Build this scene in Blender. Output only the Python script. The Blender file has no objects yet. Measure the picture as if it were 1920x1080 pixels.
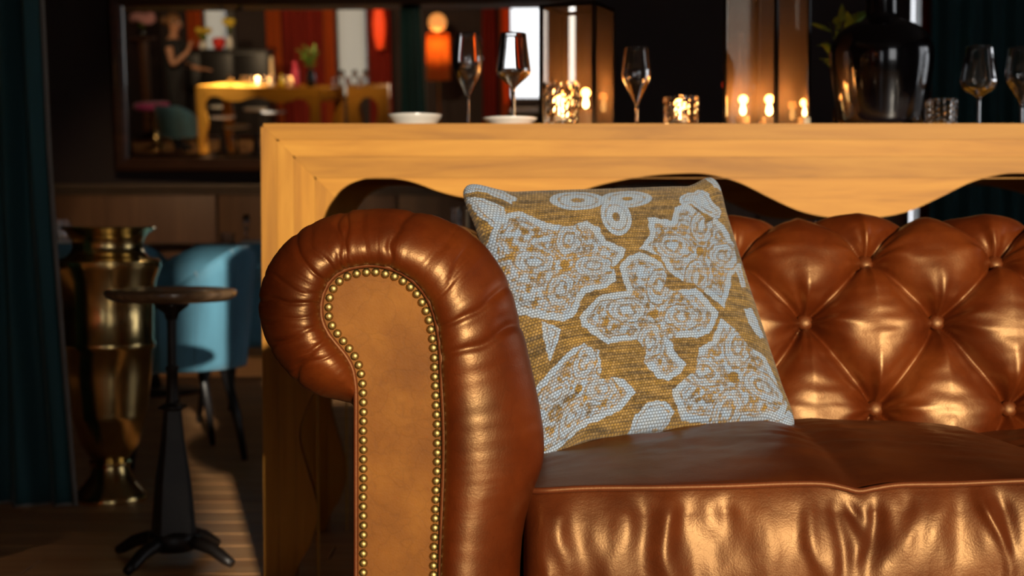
import bpy, bmesh, math, random
import numpy as np
from mathutils import Vector, Matrix, noise
S = bpy.context.scene
COL = S.collection
PI = math.pi
R = math.radians
random.seed(7)

# ------------------------------------------------------------------ camera, world, sun, exposure
F = 1920 / 36.0 * 50.0
EYE = Vector((0, 0, 0.82))
PITCH = R(2.4)
cam_d = bpy.data.cameras.new('camera')
cam_d.lens = 50; cam_d.sensor_width = 36; cam_d.clip_start = 0.05; cam_d.clip_end = 200
cam_d.dof.use_dof = True; cam_d.dof.focus_distance = 1.86; cam_d.dof.aperture_fstop = 5.0
cam = bpy.data.objects.new('camera', cam_d); COL.objects.link(cam)
cam.location = EYE; cam.rotation_euler = (PI / 2 - PITCH, 0, 0)
S.camera = cam
S.view_settings.view_transform = 'Standard'; S.view_settings.look = 'None'
S.view_settings.gamma = 1.0; S.view_settings.use_curve_mapping = False
S.view_settings.exposure = 0.0
world = bpy.data.worlds.new('world'); S.world = world; world.use_nodes = True
world.node_tree.nodes['Background'].inputs[0].default_value = (0.92, 0.95, 1.0, 1)
world.node_tree.nodes['Background'].inputs[1].default_value = 1.8

SUN_AZ, SUN_SLOPE = math.atan(0.25), 0.20
def light(kind, name, loc, energy, color=(1, 1, 1), direction=None, **kw):
    d = bpy.data.lights.new(name, kind); d.energy = energy; d.color = color
    for k, v in kw.items(): setattr(d, k, v)
    o = bpy.data.objects.new(name, d); COL.objects.link(o); o.location = loc
    if direction is not None: o.rotation_euler = Vector(direction).to_track_quat('-Z', 'Y').to_euler()
    return o
sun_dir = Vector((-math.sin(SUN_AZ), math.cos(SUN_AZ), -SUN_SLOPE))
light('SUN', 'sun', (3, -8, 5), 5.2, (1.0, 0.89, 0.72), sun_dir, angle=R(0.9))
# skylight coming in through the big window behind the camera
WY = -4.6
light('AREA', 'window_skylight', (2.25, WY + 0.25, 1.65), 14, (1.0, 0.95, 0.88), (-0.15, 1, -0.08), shape='RECTANGLE', size=2.0, size_y=1.8)

# ------------------------------------------------------------------ projection helpers (photo pixel + distance -> place)
FW = Vector((0, math.cos(PITCH), -math.sin(PITCH))); UP = Vector((0, math.sin(PITCH), math.cos(PITCH)))
def ray(px, py): return FW + Vector(((px - 960) / F, 0, 0)) - UP * ((py - 540) / F)
def P(px, py, y):
    d = ray(px, py); return EYE + d * (y / d.y)
def PF(px, py, z=0.0):
    d = ray(px, py); return EYE + d * ((z - EYE.z) / d.z)
def X(px, y): return P(px, 428, y).x
def Zp(py, y): return P(960, py, y).z
# wall mirror plane: hung leaning forward and turned a little
MIR_TILT, MIR_YAW = R(5.0), R(-2.9)
WALL_Y = 9.12
MROT = Matrix.Rotation(MIR_YAW, 3, 'Z') @ Matrix.Rotation(MIR_TILT, 3, 'X')
MP0 = P(650, 297, 9.0)
MN = MROT @ Vector((0, -1, 0))
def mir_hit(px, py):
    d = ray(px, py); return EYE + d * ((MP0 - EYE).dot(MN) / d.dot(MN)), d
def M(px, py, y=None, z=None):
    h, d = mir_hit(px, py); r = d - MN * (2 * d.dot(MN))
    t = (y - h.y) / r.y if y is not None else (z - h.z) / r.z
    return h + r * t

# ------------------------------------------------------------------ materials
MATS = {}
def nt(name):
    m = bpy.data.materials.new(name); m.use_nodes = True; MATS[name] = m
    t = m.node_tree; return m, t, t.nodes['Principled BSDF']
def node(t, typ, **kw):
    n = t.nodes.new(typ)
    for k, v in kw.items():
        if k == 'inp':
            for a, b in v.items(): n.inputs[a].default_value = b
        else: setattr(n, k, v)
    return n
def ramp(t, stops):
    n = t.nodes.new('ShaderNodeValToRGB'); e = n.color_ramp.elements
    while len(e) < len(stops): e.new(0.5)
    for i, (p, c) in enumerate(stops): e[i].position = p; e[i].color = (*c, 1)
    return n
def coords(t, scale=(1, 1, 1), kind='Object'):
    tc = t.nodes.new('ShaderNodeTexCoord'); mp = t.nodes.new('ShaderNodeMapping')
    mp.inputs['Scale'].default_value = scale
    t.links.new(tc.outputs[kind], mp.inputs[0]); return mp.outputs[0]
def plain(name, c, rough=0.5, metal=0.0, spec=0.5, var=0.15, nscale=8, bump=0.0, bscale=120, sheen=0.0, coat=0.0, stretch=(1, 1, 1)):
    m, t, b = nt(name)
    co = coords(t, stretch)
    n = node(t, 'ShaderNodeTexNoise', inp={'Scale': nscale, 'Detail': 5.0}); t.links.new(co, n.inputs['Vector'])
    lo = tuple(x * (1 - var) for x in c); hi = tuple(min(1, x * (1 + var)) for x in c)
    r = ramp(t, [(0.3, lo), (0.7, hi)]); t.links.new(n.outputs[0], r.inputs[0]); t.links.new(r.outputs[0], b.inputs['Base Color'])
    b.inputs['Roughness'].default_value = rough; b.inputs['Metallic'].default_value = metal
    b.inputs['Specular IOR Level'].default_value = spec
    if sheen: b.inputs['Sheen Weight'].default_value = sheen; b.inputs['Sheen Roughness'].default_value = 0.4
    if coat: b.inputs['Coat Weight'].default_value = coat; b.inputs['Coat Roughness'].default_value = 0.15
    if bump:
        n2 = node(t, 'ShaderNodeTexNoise', inp={'Scale': bscale, 'Detail': 3.0}); t.links.new(co, n2.inputs['Vector'])
        bp = node(t, 'ShaderNodeBump', inp={'Strength': bump, 'Distance': 0.003}); t.links.new(n2.outputs[0], bp.inputs['Height']); t.links.new(bp.outputs[0], b.inputs['Normal'])
    return m
def leather(name, dark, mid, lite, rough=(0.26, 0.42), bump=0.35, coat=0.25, spec=.5):
    m, t, b = nt(name)
    co = coords(t)
    n = node(t, 'ShaderNodeTexNoise', inp={'Scale': 6.0, 'Detail': 6.0, 'Roughness': 0.6}); t.links.new(co, n.inputs['Vector'])
    r = ramp(t, [(0.28, dark), (0.5, mid), (0.72, lite)]); t.links.new(n.outputs[0], r.inputs[0])
    # worn crackle: thin pale/dark veins
    v = node(t, 'ShaderNodeTexVoronoi', feature='DISTANCE_TO_EDGE', inp={'Scale': 34.0})
    nd = node(t, 'ShaderNodeTexNoise', inp={'Scale': 14.0, 'Detail': 4.0}); t.links.new(co, nd.inputs['Vector'])
    mx = node(t, 'ShaderNodeMix', data_type='VECTOR', inp={0: 0.09}); t.links.new(co, mx.inputs[4]); t.links.new(nd.outputs[1], mx.inputs[5]); t.links.new(mx.outputs[1], v.inputs['Vector'])
    vr = ramp(t, [(0.0, (0.72, 0.72, 0.72)), (0.05, (1, 1, 1))]); t.links.new(v.outputs[0], vr.inputs[0])
    mm = node(t, 'ShaderNodeMix', data_type='RGBA', blend_type='MULTIPLY', inp={0: 0.35}); t.links.new(r.outputs[0], mm.inputs[6]); t.links.new(vr.outputs[0], mm.inputs[7])
    t.links.new(mm.outputs[2], b.inputs['Base Color'])
    n3 = node(t, 'ShaderNodeTexNoise', inp={'Scale': 15.0, 'Detail': 4.0}); t.links.new(co, n3.inputs['Vector'])
    rr = node(t, 'ShaderNodeMapRange', inp={3: rough[0], 4: rough[1]}); t.links.new(n3.outputs[0], rr.inputs[0]); t.links.new(rr.outputs[0], b.inputs['Roughness'])
    g = node(t, 'ShaderNodeTexVoronoi', inp={'Scale': 420.0}); t.links.new(co, g.inputs['Vector'])
    n4 = node(t, 'ShaderNodeTexNoise', inp={'Scale': 60.0, 'Detail': 6.0}); t.links.new(co, n4.inputs['Vector'])
    b1 = node(t, 'ShaderNodeBump', inp={'Strength': bump * 0.5, 'Distance': 0.0008}); t.links.new(g.outputs[0], b1.inputs['Height'])
    b2 = node(t, 'ShaderNodeBump', inp={'Strength': bump, 'Distance': 0.0018}); t.links.new(n4.outputs[0], b2.inputs['Height']); t.links.new(b1.outputs[0], b2.inputs['Normal'])
    b3 = node(t, 'ShaderNodeBump', inp={'Strength': bump * 0.5, 'Distance': 0.001}); t.links.new(vr.outputs[0], b3.inputs['Height']); t.links.new(b2.outputs[0], b3.inputs['Normal'])
    t.links.new(b3.outputs[0], b.inputs['Normal'])
    b.inputs['Coat Weight'].default_value = coat; b.inputs['Coat Roughness'].default_value = 0.22
    b.inputs['Specular IOR Level'].default_value = spec
    if spec > .6: b.inputs['Specular Tint'].default_value = (1.0, 0.60, 0.26, 1)
    return m
def wood(name, dark, mid, lite, axis='x', rough=0.42, scale=1.0, coat=0.0, spec=.5):
    m, t, b = nt(name)
    s = {'x': (1.6, 14, 22), 'z': (22, 14, 1.6), 'y': (22, 1.6, 22)}[axis]
    oi = t.nodes.new('ShaderNodeObjectInfo')
    tc = t.nodes.new('ShaderNodeTexCoord'); ad = node(t, 'ShaderNodeVectorMath', operation='MULTIPLY_ADD'); ad.inputs[1].default_value = (1, 1, 1)
    cb = t.nodes.new('ShaderNodeCombineXYZ')
    ml = node(t, 'ShaderNodeMath', operation='MULTIPLY', inp={1: 37.0}); t.links.new(oi.outputs['Random'], ml.inputs[0])
    for i in range(3): t.links.new(ml.outputs[0], cb.inputs[i])
    t.links.new(tc.outputs['Object'], ad.inputs[0]); t.links.new(cb.outputs[0], ad.inputs[2])
    mp = t.nodes.new('ShaderNodeMapping'); mp.inputs['Scale'].default_value = tuple(v * scale for v in s); t.links.new(ad.outputs[0], mp.inputs[0])
    n = node(t, 'ShaderNodeTexNoise', inp={'Scale': 1.0, 'Detail': 8.0, 'Roughness': 0.62, 'Distortion': 0.7}); t.links.new(mp.outputs[0], n.inputs['Vector'])
    r = ramp(t, [(0.28, dark), (0.5, mid), (0.72, lite)]); t.links.new(n.outputs[0], r.inputs[0])
    hs = node(t, 'ShaderNodeHueSaturation'); mr = node(t, 'ShaderNodeMapRange', inp={3: 0.86, 4: 1.12}); t.links.new(oi.outputs['Random'], mr.inputs[0]); t.links.new(mr.outputs[0], hs.inputs['Value'])
    t.links.new(r.outputs[0], hs.inputs['Color']); t.links.new(hs.outputs[0], b.inputs['Base Color'])
    b.inputs['Roughness'].default_value = rough; b.inputs['Coat Weight'].default_value = coat; b.inputs['Specular IOR Level'].default_value = spec
    bp = node(t, 'ShaderNodeBump', inp={'Strength': 0.12, 'Distance': 0.001}); t.links.new(n.outputs[0], bp.inputs['Height']); t.links.new(bp.outputs[0], b.inputs['Normal'])
    return m
def glass(name, c=(1, 1, 1), rough=0.0, ior=1.45):
    m, t, b = nt(name)
    b.inputs['Base Color'].default_value = (*c, 1); b.inputs['Roughness'].default_value = rough
    b.inputs['IOR'].default_value = ior; b.inputs['Transmission Weight'].default_value = 1.0
    return m
def emit(name, c, s):
    m, t, b = nt(name)
    b.inputs['Base Color'].default_value = (*c, 1); b.inputs['Emission Color'].default_value = (*c, 1); b.inputs['Emission Strength'].default_value = s
    return m
leather('leather', (0.045, 0.0054, 0.0007), (0.092, 0.0130, 0.0015), (0.155, 0.029, 0.0036), rough=(.34, .47), bump=.22, coat=.0, spec=1.0)
leather('leather_seat', (0.050, 0.0075, 0.0015), (0.085, 0.0145, 0.0026), (0.13, 0.028, 0.005), rough=(.36, .50), bump=0.28, coat=.0, spec=.95)
leather('leather_tan', (0.115, 0.034, 0.003), (0.19, 0.063, 0.006), (0.29, 0.108, 0.012), rough=(0.5, 0.62), bump=0.22, coat=0.0, spec=.14)
leather('leather_pipe', (0.07, 0.012, 0.003), (0.11, 0.022, 0.006), (0.15, 0.034, 0.01), rough=(.45, .55), bump=0.2, coat=0, spec=.7)
wood('oak_h', (0.27, 0.104, 0.009), (0.41, 0.170, 0.015), (0.50, 0.225, 0.024), 'x', rough=.5, spec=.2)
wood('oak_v', (0.27, 0.104, 0.009), (0.41, 0.170, 0.015), (0.50, 0.225, 0.024), 'z', rough=.5, spec=.2)
wood('floor_wood', (0.36, 0.16, 0.06), (0.50, 0.25, 0.10), (0.60, 0.34, 0.15), 'x', rough=0.4)
wood('wainscot_wood', (0.10, 0.045, 0.020), (0.16, 0.075, 0.034), (0.22, 0.11, 0.05), 'z', rough=0.5, scale=0.35)
wood('frame_wood', (0.02, 0.008, 0.004), (0.04, 0.015, 0.007), (0.07, 0.026, 0.012), 'x', rough=0.3, coat=0.3)
wood('dark_wood', (0.05, 0.02, 0.01), (0.09, 0.035, 0.016), (0.14, 0.06, 0.028), 'x', rough=0.35)
plain('wall_paint', (0.030, 0.016, 0.014), 0.75, var=0.2, nscale=2, bump=0.05)
plain('ceiling_paint', (0.10, 0.085, 0.07), 0.9)
plain('trim_paint', (0.10, 0.062, 0.036), 0.5)
plain('velvet_teal', (0.010, 0.058, 0.066), 0.8, var=0.25, nscale=5, sheen=0.12, bump=0.15, bscale=200, stretch=(1, 1, .2))
plain('curtain_lining', (0.17, 0.15, 0.13), 0.8, var=0.1)
plain('velvet_blue', (0.10, 0.29, 0.42), 0.7, var=0.3, nscale=6, sheen=0.6, bump=0.15, bscale=150, stretch=(1, 1, .35))
plain('drape_red', (0.30, 0.018, 0.006), 0.8, var=0.3, nscale=4, stretch=(1, 1, .15))
plain('drape_orange', (0.60, 0.12, 0.012), 0.8, var=0.3, nscale=4, stretch=(1, 1, .15))
plain('sheer', (0.30, 0.29, 0.27), 0.9, var=0.2, nscale=3, stretch=(3, 1, .15))
def see_through(name, w, c):
    m = MATS[name]; t = m.node_tree; tl = node(t, 'ShaderNodeBsdfTranslucent', inp={'Color': (*c, 1)}); mx_ = node(t, 'ShaderNodeMixShader', inp={0: w})
    t.links.new(t.nodes['Principled BSDF'].outputs[0], mx_.inputs[1]); t.links.new(tl.outputs[0], mx_.inputs[2]); t.links.new(mx_.outputs[0], t.nodes['Material Output'].inputs[0])
see_through('sheer', .7, (.5, .48, .44)); see_through('drape_orange', .5, (.75, .16, .02)); see_through('drape_red', .3, (.5, .03, .01))
plain('brass', (0.70, 0.50, 0.21), 0.22, metal=1.0, var=0.22, nscale=10, bump=0.08, bscale=60)
plain('nail_brass', (0.40, 0.27, 0.085), 0.46, metal=1.0, var=0.15, nscale=60, bump=0.08, bscale=400)
plain('iron', (0.010, 0.007, 0.006), 0.45, metal=0.0, var=0.3, nscale=20, bump=0.15)
plain('stool_wood', (0.20, 0.12, 0.065), 0.22, var=0.35, nscale=14, coat=0.5, stretch=(1, 6, 1))
plain('black_metal', (0.012, 0.010, 0.009), 0.35, metal=0.4, var=0.2)
plain('black_paint', (0.012, 0.010, 0.010), 0.4, var=0.2)
plain('white_ceramic', (0.78, 0.74, 0.66), 0.25, var=0.04, coat=0.4)
plain('linen', (0.70, 0.64, 0.54), 0.85, var=0.06)
plain('wax', (0.85, 0.70, 0.45), 0.5, var=0.04)
plain('black_glaze', (0.006, 0.005, 0.007), 0.06, var=0.2, coat=0.8)
plain('leaf', (0.20, 0.34, 0.05), 0.5, var=0.4, nscale=20)
plain('stem', (0.10, 0.13, 0.03), 0.6)
plain('petal_pink', (0.72, 0.36, 0.36), 0.7, var=0.2, nscale=30)
plain('petal_orange', (0.70, 0.25, 0.06), 0.7, var=0.3, nscale=30)
plain('petal_yellow', (0.75, 0.55, 0.05), 0.7, var=0.2, nscale=30)
plain('petal_red', (0.7, 0.03, 0.02), 0.6, var=0.2)
plain('pink_fabric', (0.42, 0.04, 0.18), 0.7, sheen=0.4)
plain('pink_plastic', (0.8, 0.06, 0.12), 0.3)
plain('yellow_wax', (0.85, 0.62, 0.02), 0.4)
plain('skin', (0.42, 0.20, 0.11), 0.5, var=0.08)
plain('cloth_black', (0.012, 0.011, 0.012), 0.85)
plain('cloth_pale_blue', (0.35, 0.48, 0.52), 0.8)
plain('hair_brown', (0.16, 0.075, 0.028), 0.45, var=0.5, nscale=30, stretch=(4, 4, 1))
plain('lamp_metal', (0.45, 0.25, 0.08), 0.3, metal=1.0)
glass('glass_clear')
m, t, b = nt('glass_smoke')
gb_ = node(t, 'ShaderNodeBsdfGlass', inp={'Color': (0.97, 0.94, 0.90, 1), 'Roughness': 0.0, 'IOR': 1.45}); tl_ = node(t, 'ShaderNodeBsdfTranslucent', inp={'Color': (0.75, 0.62, 0.5, 1)})
ms_ = node(t, 'ShaderNodeMixShader', inp={0: 0.10}); t.links.new(gb_.outputs[0], ms_.inputs[1]); t.links.new(tl_.outputs[0], ms_.inputs[2]); t.links.new(ms_.outputs[0], t.nodes['Material Output'].inputs[0])
 
glass('crystal', (1, 0.99, 0.97), ior=1.5)
glass('water', (1.0, 0.99, 0.94), ior=1.33)
emit('flame', (1.0, 0.62, 0.22), 16.0)
emit('lamp_glow', (1.0, 0.38, 0.09), 0.75)
plain('lamp_cloth', (.5, .2, .05), .8); see_through('lamp_cloth', .75, (.95, .50, .17))
emit('drape_glow_red', (1.0, 0.07, 0.012), 0.6)
m, t, b = nt('mirror_glass'); b.inputs['Base Color'].default_value = (0.93, 0.92, 0.90, 1); b.inputs['Metallic'].default_value = 1; b.inputs['Roughness'].default_value = 0.0

# ------------------------------------------------------------------ mesh helpers
def off(p):
    v = Vector((0, 0, 0))
    while p is not None: v += p.location; p = p.parent
    return v
def obj(name, verts, faces, mat, parent=None, smooth=True, world=False, loc=None, sharp=None):
    me = bpy.data.meshes.new(name)
    if world and parent is not None:
        o3 = off(parent); verts = [(v[0] - o3.x, v[1] - o3.y, v[2] - o3.z) for v in verts]
    me.from_pydata([tuple(v) for v in verts], [], [tuple(f) for f in faces]); me.update()
    me.materials.append(MATS[mat])
    if smooth:
        me.polygons.foreach_set('use_smooth', [True] * len(me.polygons))
        if sharp is not None: me.set_sharp_from_angle(angle=R(sharp))
    o = bpy.data.objects.new(name, me); COL.objects.link(o); o.parent = parent
    if loc is not None: o.location = loc
    return o
def empty(name, loc=(0, 0, 0), rz=0.0):
    o = bpy.data.objects.new(name, None); COL.objects.link(o); o.location = loc; o.rotation_euler = (0, 0, rz); o.empty_display_size = 0.05
    return o
def tag(o, label, cat, group=None):
    o['label'] = label; o['category'] = cat
    if group: o['group'] = group
    return o
def struct(o): o['kind'] = 'structure'; return o
def copy_tree(o, parent=None):
    c = o.copy(); COL.objects.link(c); c.parent = parent
    for ch in list(o.children): copy_tree(ch, c)
    return c
def box(x0, x1, y0, y1, z0, z1):
    v = [(x0, y0, z0), (x1, y0, z0), (x1, y1, z0), (x0, y1, z0), (x0, y0, z1), (x1, y0, z1), (x1, y1, z1), (x0, y1, z1)]
    f = [(0, 3, 2, 1), (4, 5, 6, 7), (0, 1, 5, 4), (1, 2, 6, 5), (2, 3, 7, 6), (3, 0, 4, 7)]
    return v, f
def join(*parts):
    V, Fc = [], []
    for v, f in parts:
        n = len(V); V += list(v); Fc += [tuple(i + n for i in q) for q in f]
    return V, Fc
def rbox(x0, x1, y0, y1, z0, z1, r=0.004, seg=2):
    bm = bmesh.new(); bmesh.ops.create_cube(bm, size=1)
    for v in bm.verts: v.co = Vector(((x0 + x1) / 2 + v.co.x * (x1 - x0), (y0 + y1) / 2 + v.co.y * (y1 - y0), (z0 + z1) / 2 + v.co.z * (z1 - z0)))
    r = min(r, 0.49 * min(x1 - x0, y1 - y0, z1 - z0))
    bmesh.ops.bevel(bm, geom=bm.edges[:], offset=r, segments=seg, profile=0.5, affect='EDGES')
    bm.verts.ensure_lookup_table(); bm.verts.index_update()
    V = [tuple(v.co) for v in bm.verts]; Fc = [tuple(v.index for v in f.verts) for f in bm.faces]; bm.free()
    return V, Fc
def lathe(prof, n=40, cx=0, cy=0, cz=0, closed=False, mod=None):
    V, Fc = [], []
    for k, (r, z) in enumerate(prof):
        for i in range(n):
            a = 2 * PI * i / n; rr = r * (mod(k, i) if mod else 1)
            V.append((cx + rr * math.cos(a), cy + rr * math.sin(a), cz + z))
    m_ = len(prof)
    for k in range(m_ if closed else m_ - 1):
        k2 = (k + 1) % m_
        for i in range(n):
            j = (i + 1) % n; Fc.append((k * n + i, k * n + j, k2 * n + j, k2 * n + i))
    if not closed:
        if prof[0][0] > 1e-5: Fc.append(tuple(range(n - 1, -1, -1)))
        if prof[-1][0] > 1e-5: Fc.append(tuple((m_ - 1) * n + i for i in range(n)))
    return V, Fc
def smooth_pts(pts, sub=8):
    out = []
    n = len(pts)
    for i in range(n - 1):
        p0 = np.array(pts[max(i - 1, 0)], float); p1 = np.array(pts[i], float); p2 = np.array(pts[i + 1], float); p3 = np.array(pts[min(i + 2, n - 1)], float)
        for k in range(sub):
            s = k / sub
            out.append(0.5 * ((2 * p1) + (-p0 + p2) * s + (2 * p0 - 5 * p1 + 4 * p2 - p3) * s * s + (-p0 + 3 * p1 - 3 * p2 + p3) * s ** 3))
    out.append(np.array(pts[-1], float)); return out
def tube(pts, r, n=8, closed=False):
    pts = [Vector(p) for p in pts]; V, Fc = [], []; m_ = len(pts)
    rad = r if callable(r) else (lambda k: r)
    up = None
    for k, p in enumerate(pts):
        a = pts[(k - 1) % m_] if (closed or k > 0) else p; c = pts[(k + 1) % m_] if (closed or k < m_ - 1) else p
        t_ = (c - a).normalized()
        if up is None: up = Vector((0, 0, 1)) if abs(t_.z) < 0.9 else Vector((0, 1, 0))
        s_ = t_.cross(up).normalized(); u_ = s_.cross(t_).normalized(); up = u_
        for i in range(n):
            q = 2 * PI * i / n; V.append(tuple(p + (s_ * math.cos(q) + u_ * math.sin(q)) * rad(k)))
    for k in range(m_ if closed else m_ - 1):
        k2 = (k + 1) % m_
        for i in range(n):
            j = (i + 1) % n; Fc.append((k * n + i, k * n + j, k2 * n + j, k2 * n + i))
    if not closed: Fc.append(tuple(range(n - 1, -1, -1))); Fc.append(tuple((m_ - 1) * n + i for i in range(n)))
    return V, Fc
def ball(r, c=(0, 0, 0), s=(1, 1, 1), n=16, m_=10):
    prof = [(max(1e-6, r * math.sin(PI * k / m_)), -r * math.cos(PI * k / m_)) for k in range(m_ + 1)]
    v, f = lathe(prof, n); return [(c[0] + x * s[0], c[1] + y * s[1], c[2] + z * s[2]) for x, y, z in v], f
def grid_faces(nu, nv, flip=False):
    f = []
    for j in range(nv - 1):
        for i in range(nu - 1):
            a = j * nu + i; q = (a, a + 1, a + nu + 1, a + nu); f.append(q[::-1] if flip else q)
    return f
def nz(x, y, z): return noise.noise(Vector((x, y, z)))

# ------------------------------------------------------------------ the room
XL, XR, ZC = -7.0, 4.8, 3.3
floor = struct(obj('floor', *box(XL, XR, WY - 0.2, WALL_Y + 0.2, -0.15, -0.012), 'black_paint', smooth=False))
pv, pf = rbox(0, 1.9, 0, 0.146, -0.012, 0.0, 0.002, 1)
plank0 = obj('plank', pv, pf, 'floor_wood', floor, smooth=False); plank_mesh = plank0.data
plank0.location = (-0.6, 3.4, 0)
row = 0; y = 2.9
while y < 8.9:
    x = -5.2 + (row * 0.71) % 1.9
    while x < 2.2:
        o = bpy.data.objects.new('plank', plank_mesh); COL.objects.link(o); o.parent = floor; o.location = (x, y, 0); x += 1.9035
    y += 0.149; row += 1
bpy.data.objects.remove(plank0)
fs = obj('planking', *join(box(XL, XR, WY, 2.897, -0.012, 0), box(XL, -5.21, 2.9, 8.95, -0.012, 0), box(4.1, XR, 2.9, 8.95, -0.012, 0), box(XL, XR, 8.95, WALL_Y, -0.012, 0)), 'floor_wood', floor, smooth=False)
struct(obj('ceiling', *box(XL, XR, WY - 0.2, WALL_Y + 0.2, ZC, ZC + 0.15), 'ceiling_paint', smooth=False))
struct(obj('wall_left', *box(XL - 0.15, XL, WY - 0.2, WALL_Y + 0.2, 0, ZC), 'wall_paint', smooth=False))
RW0, RW1, RZ0, RZ1 = 2.5, 4.7, 0.55, 2.3
struct(obj('wall_right', *join(box(XR, XR + 0.15, WY - 0.2, RW0, 0, ZC), box(XR, XR + .15, RW1, WALL_Y + .2, 0, ZC), box(XR, XR + .15, RW0, RW1, 0, RZ0), box(XR, XR + .15, RW0, RW1, RZ1, ZC)), 'wall_paint', smooth=False))
w = struct(obj('window_6', *join(*[box(XR + .02, XR + .1, a, a + .06, RZ0, RZ1) for a in (RW0, 3.57, RW1 - .06)], box(XR + .02, XR + .1, RW0, RW1, RZ0, RZ0 + .06), box(XR + .02, XR + .1, RW0, RW1, RZ1 - .06, RZ1)), 'trim_paint', smooth=False))
# back wall with a slit window on the right
sx0, sx1 = X(1703, WALL_Y), X(1722, WALL_Y)
wall_b = struct(obj('wall_back', *join(box(XL, sx0, WALL_Y, WALL_Y + 0.15, 0, ZC), box(sx1, XR, WALL_Y, WALL_Y + 0.15, 0, ZC), box(sx0, sx1, WALL_Y, WALL_Y + 0.15, 0, 0.2), box(sx0, sx1, WALL_Y, WALL_Y + 0.15, 2.6, ZC)), 'wall_paint', smooth=False))
w = struct(obj('window_1', *join(box(sx0 - .012, sx0 + .004, WALL_Y - .01, WALL_Y + .1, .2, 2.6), box(sx1 - .004, sx1 + .012, WALL_Y - .01, WALL_Y + .1, .2, 2.6)), 'black_metal', smooth=False))
obj('pane', *box(sx0 + .004, sx1 - .004, WALL_Y + .05, WALL_Y + .056, .2, 2.6), 'glass_clear', w, smooth=False)
# chair rail and wainscot panels
zr0, zr1 = Zp(362, WALL_Y - .03), Zp(345, WALL_Y - .03)
struct(obj('trim_1', *join(rbox(XL, sx0 - .02, WALL_Y - 0.045, WALL_Y, zr0 + .02, zr1, .006), rbox(XL, sx0 - .02, WALL_Y - 0.03, WALL_Y, zr0 - .01, zr0 + .018, .004)), 'trim_paint'))
xp = X(409, WALL_Y) - 1.15 * 4
while xp < sx0 - 0.2:
    x1 = min(xp + 1.14, sx0 - .03)
    obj('wainscot_panel', *rbox(xp + .006, x1, WALL_Y - 0.022, WALL_Y, 0.12, zr0 - 0.012, .006), 'wainscot_wood', wall_b)
    xp += 1.15
struct(obj('baseboard_back', *rbox(XL, sx0 - .02, WALL_Y - .03, WALL_Y, 0, .11, .006), 'trim_paint'))
# window wall behind the camera: list of openings (x0, x1, z0, z1)
def mx(px, z=1.4, y=WY): 
    return M(px, 80, y=y).x
openings = [(mx(380), mx(428), 0.5, 2.15), (mx(628), mx(690), 0.5, 2.15), (mx(952), mx(1030), 0.45, 2.2), (1.26, 3.45, 0.7, 2.82)]
openings.sort()
parts = []; cur = XL
for (a, c, z0, z1) in openings:
    parts += [box(cur, a, WY - .2, WY, 0, ZC), box(a, c, WY - .2, WY, 0, z0), box(a, c, WY - .2, WY, z1, ZC)]; cur = c
parts.append(box(cur, XR, WY - .2, WY, 0, ZC))
struct(obj('wall_front', *join(*parts), 'wall_paint', smooth=False))
for k, (a, c, z0, z1) in enumerate(openings):
    e = 0.045
    w = struct(obj('window_%d' % (k + 2), *join(box(a, a + e, WY - .14, WY - .06, z0, z1), box(c - e, c, WY - .14, WY - .06, z0, z1), box(a, c, WY - .14, WY - .06, z0, z0 + e), box(a, c, WY - .14, WY - .06, z1 - e, z1)), 'trim_paint', smooth=False))
    if k < 2:
        obj('blind', *box(a + e, c - e, WY - .05, WY - .045, z0, z1), 'sheer', w, smooth=False)

# ------------------------------------------------------------------ the chesterfield sofa
sofa = empty('chesterfield_sofa', (0.745, 2.2, 0))
tag(sofa, 'brown leather chesterfield sofa with rolled arm, deep buttoned back and brass nail trim', 'sofa')
AY = 1.70
pairs = [((668, 1500), (662, 1500)), ((668, 1300), (662, 1300)), ((668, 1080), (662, 1080)), ((668, 900), (662, 900)), ((668, 800), (662, 805)), ((668, 755), (663, 762)),
 ((667, 722), (643, 752)), ((661, 690), (598, 741)), ((648, 666), (556, 714)), ((630, 644), (522, 677)), ((614, 622), (499, 633)), ((604, 597), (488, 585)), ((603, 568), (492, 533)), ((611, 540), (513, 484)),
 ((627, 518), (550, 442)), ((652, 504), (600, 411)), ((682, 498), (655, 396)), ((712, 498), (712, 391)), ((745, 507), (772, 395)), ((774, 525), (835, 410)), ((797, 550), (885, 438)), ((813, 583), (925, 480)),
 ((822, 620), (955, 535)), ((827, 665), (975, 605)), ((829, 720), (994, 680)), ((832, 780), (1010, 755)), ((833, 840), (1019, 815)), ((832, 890), (1017, 868)), ((830, 940), (1000, 920)), ((828, 1000), (984, 985)), ((826, 1080), (976, 1080)), ((826, 1300), (970, 1300)), ((826, 1500), (968, 1500))]
SUB = 32
C0 = smooth_pts([p[0] for p in pairs], SUB); C1 = smooth_pts([p[1] for p in pairs], SUB)
NP = len(C0)
def near(C, pt): return int(np.argmin([np.hypot(*(c - np.array(pt))) for c in C]))
creases = [((733, 500), (772, 397), 1.3, 9), ((650, 504), (646, 400), 1.0, 7), ((664, 500), (654, 398), 0.9, 5), ((614, 530), (550, 445), 1.0, 7), ((632, 513), (585, 420), .5, 6), ((598, 570), (492, 565), 1.0, 6), ((600, 610), (510, 655), 0.9, 7),
           ((620, 634), (556, 712), 1.2, 7), ((805, 565), (892, 445), 0.7, 9), ((822, 620), (962, 545), 1.2, 8), ((827, 665), (977, 612), 1.25, 8), ((690, 498), (700, 392), 0.35, 8), ((780, 530), (850, 416), .5, 10), ((603, 590), (488, 600), .4, 5), ((640, 655), (535, 692), .5, 6), ((605, 552), (500, 510), .5, 6), ((824, 640), (969, 575), .5, 14)]
cidx = [(near(C0, a), near(C1, c), amp, w_ * 1.25) for a, c, amp, w_ in creases]
NT, ND = 26, 34
BULGE = 0.046
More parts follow.
